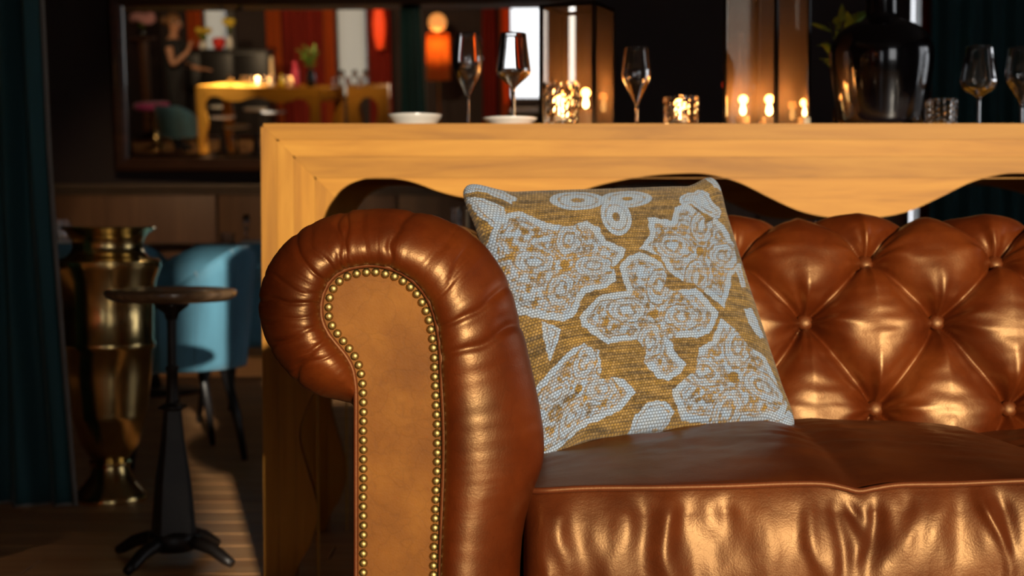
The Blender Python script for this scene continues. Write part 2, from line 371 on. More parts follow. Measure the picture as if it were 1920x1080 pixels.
def arm_mesh(mirror=False):
    V = []
    ys = [AY + 0.045 + (2.74 - AY - 0.045) * (k / ND) ** 1.3 for k in range(1, ND + 1)]
    c0w = [P(c[0], c[1], AY) for c in C0]; c1w = [P(c[0], c[1], AY + 0.045) for c in C1]
    for i in range(NP):
        a, c = c0w[i], c1w[i]; wid = (c - a); wid.y = 0; wl = wid.length; n_ = wid.normalized() if wl > 1e-5 else Vector((-1, 0, 0))
        b_ = min(BULGE, wl * 0.62)
        for k in range(NT + ND):
            if k < NT:
                th = PI * k / (NT - 1); t_ = k / (NT - 1)
                u_ = (1 - math.cos(th)) / 2; p = Vector((a.x + wid.x * u_, AY + 0.045 * u_ - b_ * math.sin(th), a.z + wid.z * u_))
                nn = (n_ * -math.cos(th) + Vector((0, -math.sin(th), 0))); env = min(1.0, (0.25 + t_ * 1.6)) ; uu = u_
            else:
                yy = ys[k - NT]; p = Vector((c.x, yy, c.z)); nn = n_; uu = 1.0
                env = math.exp(-(yy - AY - .045) / 0.16)
                # perspective-free straight run, a touch slimmer towards the back on the inner side
                p -= n_ * 0.012 * min(1, (yy - AY - .045) / 0.3) * (1 if wl > 0.03 else 0)
            d = 0.0; wfade = 1 - 0.55 * max(0, (uu - .8) / .2)
            for (i0, i1, amp, w_) in cidx:
                ic = i0 + (i1 - i0) * uu + 12 * nz(i0 * .37, uu * 2.5, k * .07)
                q = (i - ic) / w_
                if abs(q) < 4: d -= amp * 0.0030 * math.exp(-q * q * 6.0) * env * wfade; d += amp * 0.0007 * math.exp(-(abs(q) - 1.3) ** 2 * 2.2) * env * wfade
            if wl > 0.03:
                d += (0.0020 * nz(i * 0.013, k * 0.06, 3.1) + 0.0007 * nz(i * .10, k * .05, 8.0) * (1 - uu * .6)) * env
                if 5 * SUB < i < 21 * SUB: d += 0.00055 * nz(i * .27, k * .09, 2.0) * env * max(0, nz(i * .02, k * .1, 7.7) + .35)
            p = p + nn * d
            V.append((p.x, p.y, p.z))
    K = NT + ND
    Fc = []
    for i in range(NP - 1):
        for k in range(K - 1):
            q = (i * K + k, i * K + k + 1, (i + 1) * K + k + 1, (i + 1) * K + k); Fc.append(q)
    Fc.append(tuple(i * K + K - 1 for i in range(NP)))
    return V, Fc
ARM_V, ARM_F = arm_mesh()
c0w = [P(c[0], c[1], AY) for c in C0]
def nail_positions():
    pts = [np.array((p.x, p.z)) for p in c0w]
    # inward offset
    cen = []
    for i in range(NP):
        a = pts[max(i - 1, 0)]; c = pts[min(i + 1, NP - 1)]; t_ = (c - a); t_ = t_ / np.hypot(*t_)
        cen.append(pts[i] + np.array((t_[1], -t_[0])) * 0.0085)
    L = [0]
    for i in range(1, NP): L.append(L[-1] + np.hypot(*(cen[i] - cen[i - 1])))
    out = []; pitch = 0.01145; s = 0.004
    while s < L[-1]:
        i = int(np.searchsorted(L, s)); i = max(1, min(NP - 1, i)); f_ = (s - L[i - 1]) / max(1e-9, L[i] - L[i - 1])
        out.append(cen[i - 1] * (1 - f_) + cen[i] * f_); s += pitch
    return out
nails = nail_positions()
nail_v, nail_f = lathe([(0.0053, 0), (0.0052, 0.0012), (0.0044, 0.0029), (0.0030, 0.0040), (0.0014, 0.0045), (1e-6, 0.0046)], 10)
nail_v = [(x, -z, y_) for x, y_, z in nail_v]
nail_mesh = None
for side in (0, 1):
    mir = side == 1
    arm = obj('arm', [(1.49 - x, y_, z_) for x, y_, z_ in ARM_V] if mir else ARM_V, [f[::-1] for f in ARM_F] if mir else ARM_F, 'leather', sofa, world=True)
    fx = (lambda x: 1.49 - x) if mir else (lambda x: x)
    obj('piping', *tube([(fx(p.x), AY - 0.003, p.z) for p in c0w[::4]], 0.0030, 8), 'leather_pipe', arm, world=True)
    # front facing panel, slightly padded
    V = [(fx(p.x), AY + 0.002, p.z) for p in c0w]; Fc = [tuple(range(len(V))) if mir else tuple(range(len(V) - 1, -1, -1))]
    panel = obj('arm_panel', V, Fc, 'leather_tan', sofa, world=True, smooth=False)
    panel['label'] = 'smooth tan leather front panel of the arm'
    o3 = off(panel)
    for q in nails:
        if q[1] < 0.17: continue
        if nail_mesh is None:
            no = obj('nail', nail_v, nail_f, 'nail_brass', panel); nail_mesh = no.data
        else:
            no = bpy.data.objects.new('nail', nail_mesh); COL.objects.link(no); no.parent = panel
        no.location = (fx(q[0]) - o3.x + random.uniform(-.0003, .0003), AY + 0.001 - o3.y, q[1] - o3.z + random.uniform(-.0003, .0003))

# buttoned back
BYD = 2.40
bx = [X(p, BYD + .03) for p in (1390, 1638, 1890)]
SPX = (bx[2] - bx[0]) / 2
prof_pts = smooth_pts([(2.37, .40), (2.395, .50), (2.42, .60), (2.447, .70), (2.468, .750), (2.500, .790), (2.55, .813), (2.60, .802), (2.64, .755), (2.66, .69), (2.665, .60)], 12)
pl = [0.0]
for i in range(1, len(prof_pts)): pl.append(pl[-1] + float(np.hypot(*(prof_pts[i] - prof_pts[i - 1]))))
def prof_at(s):
    i = int(np.searchsorted(pl, s)); i = max(1, min(len(pl) - 1, i)); f_ = (s - pl[i - 1]) / (pl[i] - pl[i - 1])
    p = prof_pts[i - 1] * (1 - f_) + prof_pts[i] * f_; t_ = prof_pts[i] - prof_pts[i - 1]; t_ = t_ / np.hypot(*t_)
    return p, np.array((-t_[1], t_[0]))     # outward normal (towards the sitter)
def s_of_z(z):
    for i in range(len(prof_pts)):
        if prof_pts[i][1] >= z: return pl[i]
s1, s2, s3 = s_of_z(Zp(486, 2.47)), s_of_z(Zp(611, 2.42)), s_of_z(Zp(770, 2.39))
s0 = s1 + 0.135; s4 = s3 - 0.14; sm1 = s0 + .13
rows = [(s4, .5), (s3, 0.0), (s2, 0.5), (s1, 0.0), (s0, 0.5), (sm1, 0.0)]
buttons = []
for ri, (s, h) in enumerate(rows):
    for k in range(-3, 8):
        x = bx[0] + (k - h) * SPX + SPX * (1.0 if ri in () else 0)
        buttons.append((x, s, ri))
segs = []
for (x, s, ri) in buttons:
    for (x2, s_2, r2) in buttons:
        if r2 == ri + 1 and abs(abs(x - x2) - SPX / 2) < 0.01: segs.append((x, s, x2, s_2))
segA = np.array(segs)
def back_mesh():
    nx, ns = 520, 230
    xs = np.linspace(-0.06, 1.55, nx); ss = np.linspace(0, pl[-1], ns)
    V = []
    GX, GS = np.meshgrid(xs, ss)
    # gentle bow on the creases
    D = np.full(GX.shape, 9.0); 
    for (xa, sa, xb, sb) in segA:
        dx, ds = xb - xa, sb - sa; l2 = dx * dx + ds * ds
        t_ = np.clip(((GX - xa) * dx + (GS - sa) * ds) / l2, 0, 1)
        bow = 0.010 * np.sin(PI * t_) * (1 if dx > 0 else -1)
        d = np.hypot(GX - (xa + t_ * dx + bow * .0), GS - (sa + t_ * ds - abs(bow) * 0.6)); D = np.minimum(D, d)
    B = np.full(GX.shape, 9.0); W = np.zeros(GX.shape)
    for (xb, sb, ri) in buttons:
        r = np.hypot(GX - xb, GS - sb); B = np.minimum(B, r)
        an = np.arctan2(GS - sb, GX - xb)
        ph = (xb * 7.3 + sb * 3.1)
        env = np.exp(-(r / 0.055) ** 2) * np.clip(r / .02, 0, 1)
        W += env * (np.sin(an * 9 + ph + 2.2 * np.sin(an * 2 + ph)) * .6 + np.sin(an * 14 + 2 * ph) * .4)
    puff = 0.047 * (1 - np.exp(-D / 0.022)) - 0.010 * np.exp(-(D / .0042) ** 2) - 0.022 * np.exp(-(B / 0.030) ** 2) + 0.0060 * W
    puff = puff * (1 - .35 * np.clip((GS - s1 - .02) / .09, 0, 1))
    for j in range(ns):
        p, n_ = prof_at(ss[j])
        for i in range(nx):
            pf_ = puff[j, i] + 0.0035 * nz(xs[i] * 14, ss[j] * 9, 1.7) + 0.0016 * nz(xs[i] * 22, ss[j] * 60, 5.2)
            V.append((xs[i], p[0] + n_[0] * pf_, p[1] + n_[1] * pf_))
    return V, grid_faces(nx, ns)
back = obj('backrest', *back_mesh(), 'leather', sofa, world=True)
bv, bf = lathe([(1e-6, .009), (.007, .0085), (.012, .006), (.0145, .001), (.0135, -.005)], 18)
bv = [(x, -z, y_) for x, y_, z in bv]
bmesh_ = None
for (x, s, ri) in buttons:
    if not (0.02 < x < 1.47) or ri in (0, 5): continue
    p, n_ = prof_at(s)
    if bmesh_ is None: bo = obj('button', bv, bf, 'leather_seat', back); bmesh_ = bo.data
    else: bo = bpy.data.objects.new('button', bmesh_); COL.objects.link(bo); bo.parent = back
    o3 = off(back); q = -0.016
    bo.location = (x - o3.x, p[0] + n_[0] * q - o3.y, p[1] + n_[1] * q - o3.z)
    bo.rotation_euler = (math.atan2(-n_[1], -n_[0]) * 1.0, 0, 0)
# seat cushions
edge_pts = smooth_pts([(960, 934), (1000, 929), (1050, 925), (1120, 922), (1250, 921), (1380, 918), (1480, 914), (1550, 914), (1590, 921), (1620, 928), (1650, 923), (1700, 916), (1800, 914), (1920, 909), (2040, 905)], 10)
ex = [X(p[0], 1.72) for p in edge_pts]; ez = [Zp(p[1], 1.72) for p in edge_pts]
def cushion(x0, x1, seed, follow):
    rng = random.Random(seed)
    folds = []
    for k in range(34):
        folds.append((x0 + (x1 - x0) * rng.random(), rng.uniform(-.35, .35), rng.uniform(.007, .024), rng.choice((-1, -1, 1)) * rng.uniform(.003, .009), rng.uniform(0, .35), rng.uniform(.25, .9)))
    nx = 300
    nb, nf, ntp = 8, 60, 70
    V = []; YF, YB, ZB = 1.725, 2.42, 0.315
    for i in range(nx):
        u = i / (nx - 1); x = x0 + (x1 - x0) * u
        e = min(u, 1 - u) * (x1 - x0); rnd = math.sqrt(max(0, 1 - max(0, (0.035 - e) / 0.035) ** 2))
        zt = float(np.interp(x, ex, ez)) if follow else 0.497 + .004 * nz(x * 8, seed, 0)
        cr = 0.036 * math.sin(PI * min(1, max(0, u))) ** 0.9 + 0.003
        col = []
        for k in range(nb): col.append((x, YB - .02 - (YB - YF - .04) * k / nb, ZB))
        for k in range(nf + 1):
            v = k / nf; z = ZB + (zt - ZB) * v
            y_ = YF + 0.022 - 0.040 * (math.sin(PI * (0.03 + .94 * v)) ** 0.6) * rnd + (1 - rnd) * .02
            d = 0
            for (fx_, sl, w_, a_, v0, ln) in folds:
                vv = 1 - v
                q = (x - fx_ - sl * vv * .18 - .006 * math.sin(vv * 9 + fx_ * 40)) / w_
                if abs(q) < 3: d += a_ * math.exp(-q * q) * math.exp(-((vv - v0) / ln) ** 2 * 3)
            d += 0.005 * nz(x * 17, z * 9, seed + 2.) + 0.0012 * nz(x * 50, z * 22, seed + 7.)
            y_ -= d * min(1, math.sin(PI * v) * 2.2)
            col.append((x, y_, z))
        for k in range(1, ntp + 1):
            v = k / ntp; y_ = YF + .022 + (YB - YF - .022) * v
            h = cr * (math.sin(PI * min(1, v * .95 + .01)) ** 0.7)
            wr = (0.0042 * nz(x * 10 + y_ * 6, y_ * 22, seed + 4.) + 0.002 * nz(x * 30, y_ * 40, seed + 9.)) * math.sin(PI * v)
            col.append((x, y_, zt - .022 * v + (h + wr) * rnd))
        V += col
    m_ = len(col); Fc = []
    for i in range(nx - 1):
        for k in range(m_):
            k2 = (k + 1) % m_; Fc.append((i * m_ + k, (i + 1) * m_ + k, (i + 1) * m_ + k2, i * m_ + k2))
    Fc.append(tuple(range(m_))); Fc.append(tuple((nx - 1) * m_ + k for k in range(m_ - 1, -1, -1)))
    c = obj('seat_cushion', V, Fc, 'leather_seat', sofa, world=True)
    line = [Vector(V[i * m_ + nb + nf]) + Vector((0, -0.004, 0.002)) for i in range(1, nx - 1, 2)]
    obj('piping', *tube(line, 0.0042, 8), 'leather_pipe', c, world=True)
    line = [Vector(V[i * m_ + nb]) + Vector((0, -0.004, 0.0)) for i in range(1, nx - 1, 4)]
    obj('piping', *tube(line, 0.0042, 8), 'leather_pipe', c, world=True)
cushion(X(982, 1.74), 0.742, 3, True)
cushion(0.748, 1.49 - X(982, 1.74), 11, False)
obj('seat_base', *rbox(-0.02, 1.51, 1.76, 2.68, 0.15, 0.312, .012), 'leather', sofa, world=True)
obj('rear_panel', *rbox(-0.1, 1.59, 2.60, 2.72, 0.15, 0.79, .02), 'leather', sofa, world=True)
for fx_ in (-0.13, 1.62):
    for fy in (1.82, 2.66):
        obj('foot', *lathe([(.026, 0), (.034, .012), (.040, .06), (.034, .10), (.042, .12), (.042, .15)], 20, fx_, fy, 0), 'dark_wood', sofa, world=True)

# ------------------------------------------------------------------ patterned pillow
def pillow():
    TL, TR, BR, BL = P(846, 335, 2.20), P(1347, 321, 2.33), P(1508, 822, 2.17), P(1004, 884, 2.03)
    n_ = ((TR - BL).cross(TL - BR)).normalized()
    if n_.y > 0: n_ = -n_
    N = 430
    V = []; colr = []
    uu = np.linspace(0, 1, N)
    def surf(u, v, sgn):
        # pinch the sides between the corners
        sm = lambda q, w: (lambda r_: r_ * r_ * (3 - 2 * r_))(min(1, max(0, q / w))); a = 0.025 * sm(u, .2) * sm(1 - u, .17) + .004 * math.sin(PI * u); c_ = 0.010 * sm(v, .2) * sm(1 - v, .2) + .008 * math.sin(PI * v)
        u2 = u + c_ / .42 * (1 - 2 * u) * 1.0; v2 = v + a / .42 * (1 - 2 * v)
        kk = (abs(2 * u - 1) ** 7) * (abs(2 * v - 1) ** 7) * .075; u2 += (0.5 - u) * kk; v2 += (.5 - v) * kk
        p = (TL * (1 - u2) + TR * u2) * (1 - v2) + (BL * (1 - u2) + BR * u2) * v2
        e = max(0.0, (1 - (2 * u - 1) ** 2) * (1 - (2 * v - 1) ** 2))
        h = 0.074 * e ** 0.36
        h += 0.006 * nz(u * 4, v * 4, 1 + sgn) * e ** .5 + 0.0025 * nz(u * 11, v * 11, 4 + sgn) * e ** .5
        # soft dents near the corners
        return p + n_ * (h * sgn * (1.0 if sgn > 0 else 0.75))
    for j in range(N):
        for i in range(N): V.append(tuple(surf(uu[i], uu[j], 1)))
    Fc = grid_faces(N, N, flip=True)
    NB = 60; base = len(V); ub = np.linspace(0, 1, NB)
    for j in range(NB):
        for i in range(NB): V.append(tuple(surf(ub[i], ub[j], -1)))
    Fc += [tuple(base + k for k in f) for f in grid_faces(NB, NB)]
    root = obj('throw_pillow', V, Fc, 'pillow_weave', None)
    # woven pattern: mustard ground, pale grey blue medallions with inner line work
    U, VV = np.meshgrid(uu, uu)
    px = (865 * (1 - U) + 1332 * U) * (1 - VV) + (1020 * (1 - U) + 1490 * U) * VV
    py = (350 * (1 - U) + 338 * U) * (1 - VV) + (860 * (1 - U) + 806 * U) * VV
    wob = np.array([[nz(px[j, i] * .03, py[j, i] * .03, 1.3) for i in range(0, N)] for j in range(0, N)])
    wob2 = np.array([[nz(px[j, i] * .10, py[j, i] * .10, 6.3) for i in range(0, N)] for j in range(0, N)])
    wob3 = np.array([[nz(px[j, i] * .33, py[j, i] * .33, 9.1) for i in range(0, N)] for j in range(0, N)])
    g = np.zeros(px.shape); ink = np.zeros(px.shape)
    def lobes(cx, cy, rx, ry, rot, kind, nl=4):
        nonlocal g, ink
        dx, dy = px - cx, py - cy; c_, s_ = math.cos(rot), math.sin(rot)
        a = (dx * c_ + dy * s_) / rx; b_ = (-dx * s_ + dy * c_) / ry
        r = np.hypot(a, b_); th = np.arctan2(b_, a)
        lim = {'cross': 0.74 + 0.26 * np.cos(4 * th) + 0.05 * np.cos(8 * th), 'hex': 0.86 + 0.10 * np.cos(4 * th) + .06 * np.cos(12 * th), 'petal': 0.55 + 0.45 * np.abs(np.cos(nl / 2 * th)), 'oval': 1.0 + 0 * th}[kind]
        q = r / lim + 0.06 * wob
        inside = q < 1
        g = np.where(inside, 1.0, g)
        l = np.zeros(px.shape)
        if kind in ('cross', 'hex'):
            # contour lines and four inner ovals
            l = np.maximum(l, ((np.abs(q - 0.82) < 0.018) & (wob2 > -.25)) * 0.55)
            l = np.maximum(l, ((np.abs(q - 0.74) < 0.014)) * 0.4)
            for k in range(4):
                ang = k * PI / 2
                ea, eb = a * math.cos(ang) + b_ * math.sin(ang), -a * math.sin(ang) + b_ * math.cos(ang)
                o_ = np.hypot((ea - .42) / .30, eb / .20) + .10 * wob2
                l = np.maximum(l, (np.abs(o_ - 1.0) < .13) * 0.85)
                l = np.maximum(l, (np.abs(o_ - .50) < .11) * 0.75)
                l = np.maximum(l, ((o_ < .97) & (wob2 > .12)) * 0.8)
                l = np.maximum(l, (np.hypot((ea - .80) / .05, eb / .06) < 1) * .8)
                dg = np.hypot(ea - .33, eb - .33)
                l = np.maximum(l, ((dg < .10) & (dg > .045)) * .9)
            l = np.maximum(l, (np.hypot(a, b_) < .09) * 1.0)
            l = np.maximum(l, ((q < .72) & (wob2 > .24)) * 0.7)
        elif kind == 'petal':
            l = np.maximum(l, (np.abs(q - 0.72) < .035) * .6); l = np.maximum(l, (np.abs(q - .42) < .04) * .7)
            l = np.maximum(l, ((q < .7) & (wob2 > .22)) * .7)
        else:
            l = np.maximum(l, (np.abs(q - .70) < .05) * .5); l = np.maximum(l, (q < .25) * .8)
        if kind in ('cross', 'hex'):
            l = np.maximum(l, np.where(q < .80, np.clip(.30 + .9 * wob2 + .8 * wob3, 0, .85), 0))
        ink = np.where(inside, l, ink)
    def poly(pts, cx=None, cy=None, inner=True, sc_=1.0):
        nonlocal g, ink
        pts = np.array([(840 + a * .5185, 320 + b_ * .5185) for a, b_ in pts], float); n = len(pts)
        qx, qy = px + 3.0 * wob2, py + 3.0 * wob2[::-1]
        ins = np.zeros(px.shape, bool); D = np.full(px.shape, 1e9)
        for i in range(n):
            (xa, ya), (xb, yb) = pts[i], pts[(i + 1) % n]
            c_ = ((ya > qy) != (yb > qy)) & (qx < (xb - xa) * (qy - ya) / (yb - ya + 1e-9) + xa); ins ^= c_
            t_ = np.clip(((qx - xa) * (xb - xa) + (qy - ya) * (yb - ya)) / ((xb - xa) ** 2 + (yb - ya) ** 2), 0, 1)
            D = np.minimum(D, np.hypot(qx - xa - t_ * (xb - xa), qy - ya - t_ * (yb - ya)))
        g = np.where(ins, 1.0, g); l = np.zeros(px.shape)
        if inner:
            l = np.maximum(l, (np.abs(D - 13 - 2 * wob) < 1.6) * .55); l = np.maximum(l, (np.abs(D - 19 - 3 * wob) < 1.5) * .5)
            l = np.maximum(l, np.where(D > 15, np.clip(.40 + 1.0 * wob2 + .6 * wob3, 0, .85), 0))
        else:
            l = np.maximum(l, (np.abs(D - 7) < 1.2) * .5)
        if cx is not None:
            cx, cy = 840 + cx * .5185, 320 + cy * .5185
            dx, dy = (qx - cx) / sc_, (qy - cy) / sc_
            for k in range(4):
                ang = k * PI / 2 + .12; ea = dx * math.cos(ang) + dy * math.sin(ang); eb = -dx * math.sin(ang) + dy * math.cos(ang)
                o_ = np.hypot((ea - 48) / 32, eb / 21) + .12 * wob2
                l = np.where(o_ < 1.12, np.clip(.12 + .8 * wob2, 0, .6), l)
                l = np.where(np.abs(o_ - 1.0) < .08, .62, l); l = np.where(np.abs(o_ - .72) < .05, .45, l); l = np.where(np.abs(o_ - .42) < .10, .60, l)
                d2 = np.hypot(ea - 34, eb - 34); l = np.where((d2 < 9) & (d2 > 4), .62, l)
            l = np.where(np.hypot(dx, dy) < 8, 1.0, l)
        ink = np.where(ins, l, ink)
    # ground bits first, then medallions (outlines as they are woven)
    poly([(35, 90), (60, 55), (110, 50), (190, 80), (225, 115), (200, 145), (130, 112), (70, 110)], inner=False)
    poly([(70, 125), (185, 172), (178, 235), (150, 270), (100, 200)], inner=False)
    poly([(765, 120), (800, 95), (850, 85), (885, 110), (905, 150), (965, 200), (940, 225), (880, 195), (815, 150), (780, 160)], inner=False)
    poly([(880, 30), (930, 20), (960, 60), (965, 120), (920, 100)], inner=False)
    poly([(300, 600), (365, 640), (335, 735), (315, 690)], inner=False); poly([(1030, 560), (1062, 545), (1120, 640), (1090, 650), (1045, 610)], inner=True)
    poly([(1000, 400), (1035, 380), (1050, 470), (1030, 480)], inner=False)
    poly([(655, 950), (690, 910), (745, 905), (785, 940), (770, 1000), (650, 1010)], inner=False); poly([(1130, 945), (1200, 872), (1262, 935), (1200, 1000)], inner=False)
    lobes(1055, 388, 46, 25, .05, 'oval'); lobes(1142, 386, 46, 23, -.05, 'oval'); lobes(1120, 430, 27, 42, -.25, 'oval')
    poly([(190, 195), (230, 178), (300, 230), (370, 252), (440, 228), (478, 262), (505, 312), (578, 352), (560, 390), (530, 420), (542, 470), (510, 502), (440, 512), (402, 602), (370, 612), (325, 600), (220, 560), (170, 480), (145, 400), (125, 320), (150, 240)], 365, 400, True, 1.05)
    poly([(622, 345), (660, 292), (655, 215), (742, 228), (758, 165), (800, 148), (862, 195), (882, 232), (922, 215), (965, 250), (1008, 320), (1018, 400), (985, 440), (968, 500), (945, 570), (880, 522), (830, 482), (780, 472), (735, 440), (700, 380)], 850, 350, True, 1.15)
    poly([(290, 800), (395, 720), (440, 702), (495, 730), (512, 800), (508, 822), (585, 825), (640, 872), (600, 935), (480, 985), (300, 1050), (265, 900)], 440, 850, True, .9)
    poly([(765, 870), (842, 800), (850, 722), (900, 690), (928, 608), (982, 640), (1042, 700), (1112, 715), (1150, 780), (1195, 852), (1170, 915), (1100, 960), (950, 970), (820, 965), (778, 905)], 985, 820, True, 1.25)
    poly([(422, 605), (480, 530), (578, 515), (550, 420), (585, 378), (625, 362), (700, 398), (728, 440), (712, 498), (750, 515), (832, 498), (922, 590), (890, 668), (840, 682), (742, 690), (762, 740), (808, 780), (792, 812), (745, 842), (705, 830), (652, 770), (662, 735), (625, 690), (520, 708), (430, 642)], 682, 598, True, 1.1)
    rgc = np.random.RandomState(4).rand(400, 400); ci = np.minimum(399, (VV * 103.4).astype(int)); cj = np.minimum(399, (U * 94 + .5 * (ci % 2)).astype(int))
    rcell = rgc[ci, cj]
    dist = np.clip(g - ink, 0, 1); dist = 1 / (1 + np.exp(-(dist - (.30 + .42 * rcell)) * 9)); dist = np.where(g < .5, .06 * rcell, dist * (.84 + .16 * rcell))
    must = np.array((0.160, 0.090, 0.012)); pale = np.array((0.225, 0.310, 0.43)); cream = np.array((0.31, 0.325, 0.32))
    k = np.clip(0.5 + 0.9 * wob2, 0, 1)[..., None] * 0.45
    palec = pale * (1 - k) + cream * k
    streak = np.array([[nz(px[j, i] * .018, py[j, i] * .22, 4.4) for i in range(N)] for j in range(N)])
    mus = must * np.clip(1 + 0.35 * wob3 + .3 * wob + .75 * streak + .5 * (rcell - .5), .35, 2)[..., None]
    colr = mus * (1 - dist[..., None]) + palec * dist[..., None]
    al = np.ones((N * N + NB * NB, 4)); al[:N * N, :3] = colr.reshape(-1, 3); al[N * N:, :3] = must
    at_ = root.data.color_attributes.new('weave', 'FLOAT_COLOR', 'POINT'); at_.data.foreach_set('color', np.clip(al, 0, 1).astype(np.float32).ravel())
    uvl = root.data.uv_layers.new(name='uv')
    uvv = np.zeros((N * N + NB * NB, 2)); uvv[:N * N, 0] = U.ravel(); uvv[:N * N, 1] = VV.ravel()
    UB, VB = np.meshgrid(ub, ub); uvv[N * N:, 0] = UB.ravel(); uvv[N * N:, 1] = VB.ravel()
    li = np.zeros(len(root.data.loops), dtype=np.int32); root.data.loops.foreach_get('vertex_index', li)
    uvl.data.foreach_set('uv', uvv[li].astype(np.float32).ravel())
    tag(root, 'square woven throw pillow with grey blue medallions on mustard leaning against the leather arm', 'pillow')
    return root
m, t, b = nt('pillow_weave')
at_ = t.nodes.new('ShaderNodeVertexColor'); at_.layer_name = 'weave'
uvn = t.nodes.new('ShaderNodeTexCoord'); sp = t.nodes.new('ShaderNodeSeparateXYZ'); t.links.new(uvn.outputs['UV'], sp.inputs[0])
def mth(op, a, b_=None):
    n = node(t, 'ShaderNodeMath', operation=op)
    for i, v in enumerate((a, b_)):
        if v is None: continue
        if isinstance(v, (int, float)): n.inputs[i].default_value = v
        else: t.links.new(v, n.inputs[i])
    return n.outputs[0]
WN = 94.0
row_ = mth('FLOOR', mth('MULTIPLY', sp.outputs[1], WN * 1.1))
sh = mth('MULTIPLY', mth('MODULO', row_, 2.0), 0.5)
su = mth('ABSOLUTE', mth('SINE', mth('MULTIPLY', mth('ADD', mth('MULTIPLY', sp.outputs[0], WN), sh), PI)))
sv = mth('ABSOLUTE', mth('SINE', mth('MULTIPLY', mth('MULTIPLY', sp.outputs[1], WN * 1.1), PI)))
wv = mth('POWER', mth('MULTIPLY', su, sv), 0.6)
wr = ramp(t, [(0.0, (0.36, 0.27, 0.17)), (0.5, (1.0, 0.98, 0.95)), (1.0, (1.55, 1.52, 1.48))]); t.links.new(wv, wr.inputs[0])
mm = node(t, 'ShaderNodeMix', data_type='RGBA', blend_type='MULTIPLY', inp={0: 1.0}); t.links.new(at_.outputs[0], mm.inputs[6]); t.links.new(wr.outputs[0], mm.inputs[7])
t.links.new(mm.outputs[2], b.inputs['Base Color']); b.inputs['Roughness'].default_value = 0.85; b.inputs['Sheen Weight'].default_value = 0.1
bp = node(t, 'ShaderNodeBump', inp={'Strength': 0.7, 'Distance': 0.0015}); t.links.new(wv, bp.inputs['Height']); t.links.new(bp.outputs[0], b.inputs['Normal'])
pillow()

# ------------------------------------------------------------------ oak bar tables with wavy aprons
TY = 3.25
TOP = Zp(231.5, TY); TXL = X(490, TY); TXR = X(1602, TY) * 2 - TXL; TTH = 0.6
wave_px = smooth_pts([(600, 420), (612, 395), (628, 370), (640, 356), (660, 343), (690, 334), (720, 333), (770, 340), (830, 361), (890, 374), (960, 379), (1020, 374), (1064, 365), (1136, 344), (1213, 330), (1280, 325), (1329, 327), (1385, 342), (1440, 369), (1495, 394), (1545, 406), (1602, 409)], 6)
wx = [X(p[0], TY) for p in wave_px]; wz = [TOP - Zp(p[1], TY) for p in wave_px]
XC = X(1602, TY)
def wave(x): return float(np.interp(min(x, 2 * XC - x), wx, wz))          # apron depth below the top
edge_px = smooth_pts([(632, 365), (612, 395), (600, 440), (604, 510), (622, 590), (612, 680), (581, 746), (562, 795), (559, 825), (569, 866), (585, 920), (591, 955), (589, 985), (578, 1022), (560, 1052), (549, 1080), (545, 1106)], 8)
sz = [TOP - Zp(p[1], TY) for p in edge_px]; sxx = [X(p[0], TY) - TXL for p in edge_px]
def stile_w(d): return float(np.interp(d, sz, sxx))
def strip(cols, y0, y1, horiz):
    V, Fc = [], []
    for (c, lo, hi) in cols:
        for yy in (y0, y1):
            for q in (lo, hi): V.append((c, yy, q) if horiz else (q, yy, c))
    n = len(cols)
    for i in range(n - 1):
        a, b_ = i * 4, (i + 1) * 4
        Fc += [(a, b_, b_ + 1, a + 1), (a + 2, a + 3, b_ + 3, b_ + 2), (a, a + 2, b_ + 2, b_), (a + 1, b_ + 1, b_ + 3, a + 3)]
    Fc += [(0, 1, 3, 2), ((n - 1) * 4, (n - 1) * 4 + 2, (n - 1) * 4 + 3, (n - 1) * 4 + 1)]
    return V, Fc
SC = TY / F
OFFS = [0.0, 30 * SC, 62 * SC, 101 * SC, 9.0]
def frame_boards(root, xl, xr, top, y0, y1, ztop_gap=0.0):
    g_ = 0.0002; H_ = top
    mids = (xl + xr) / 2
    for k in range(4):
        a, b_ = OFFS[k] + (g_ if k else 0), OFFS[k + 1] - g_
        cols = []
        for x in np.arange(xl, xr, 0.006):
            e = min(x - xl, xr - x); xx = min(x, xl + xr - x) - xl + TXL
            lo = min(b_, wave(min(max(xx, wx[0]), XC)) if xx >= wx[0] else 9, e - g_)
            if lo - a > 0.0008: cols.append((x, top - lo, top - a))
        if len(cols) > 2: obj('apron_board', *strip(cols, y0, y1, True), 'oak_h', root, smooth=False, world=True)
        for sgn in (0, 1):
            cols = []
            for d in np.arange(0.0, top - 0.001, 0.008):
                lim = stile_w(d) if d > sz[0] else 9
                hi = min(b_, lim, d - g_)
                if hi - a > 0.0008:
                    lo_, hi_ = (xl + a, xl + hi) if sgn == 0 else (xr - hi, xr - a)
                    cols.append((top - d, lo_, hi_))
            if len(cols) > 2: 
                cols.append((0.001, cols[-1][1], cols[-1][2])); obj('leg_board', *strip(cols, y0, y1, False), 'oak_v', root, smooth=False, world=True)
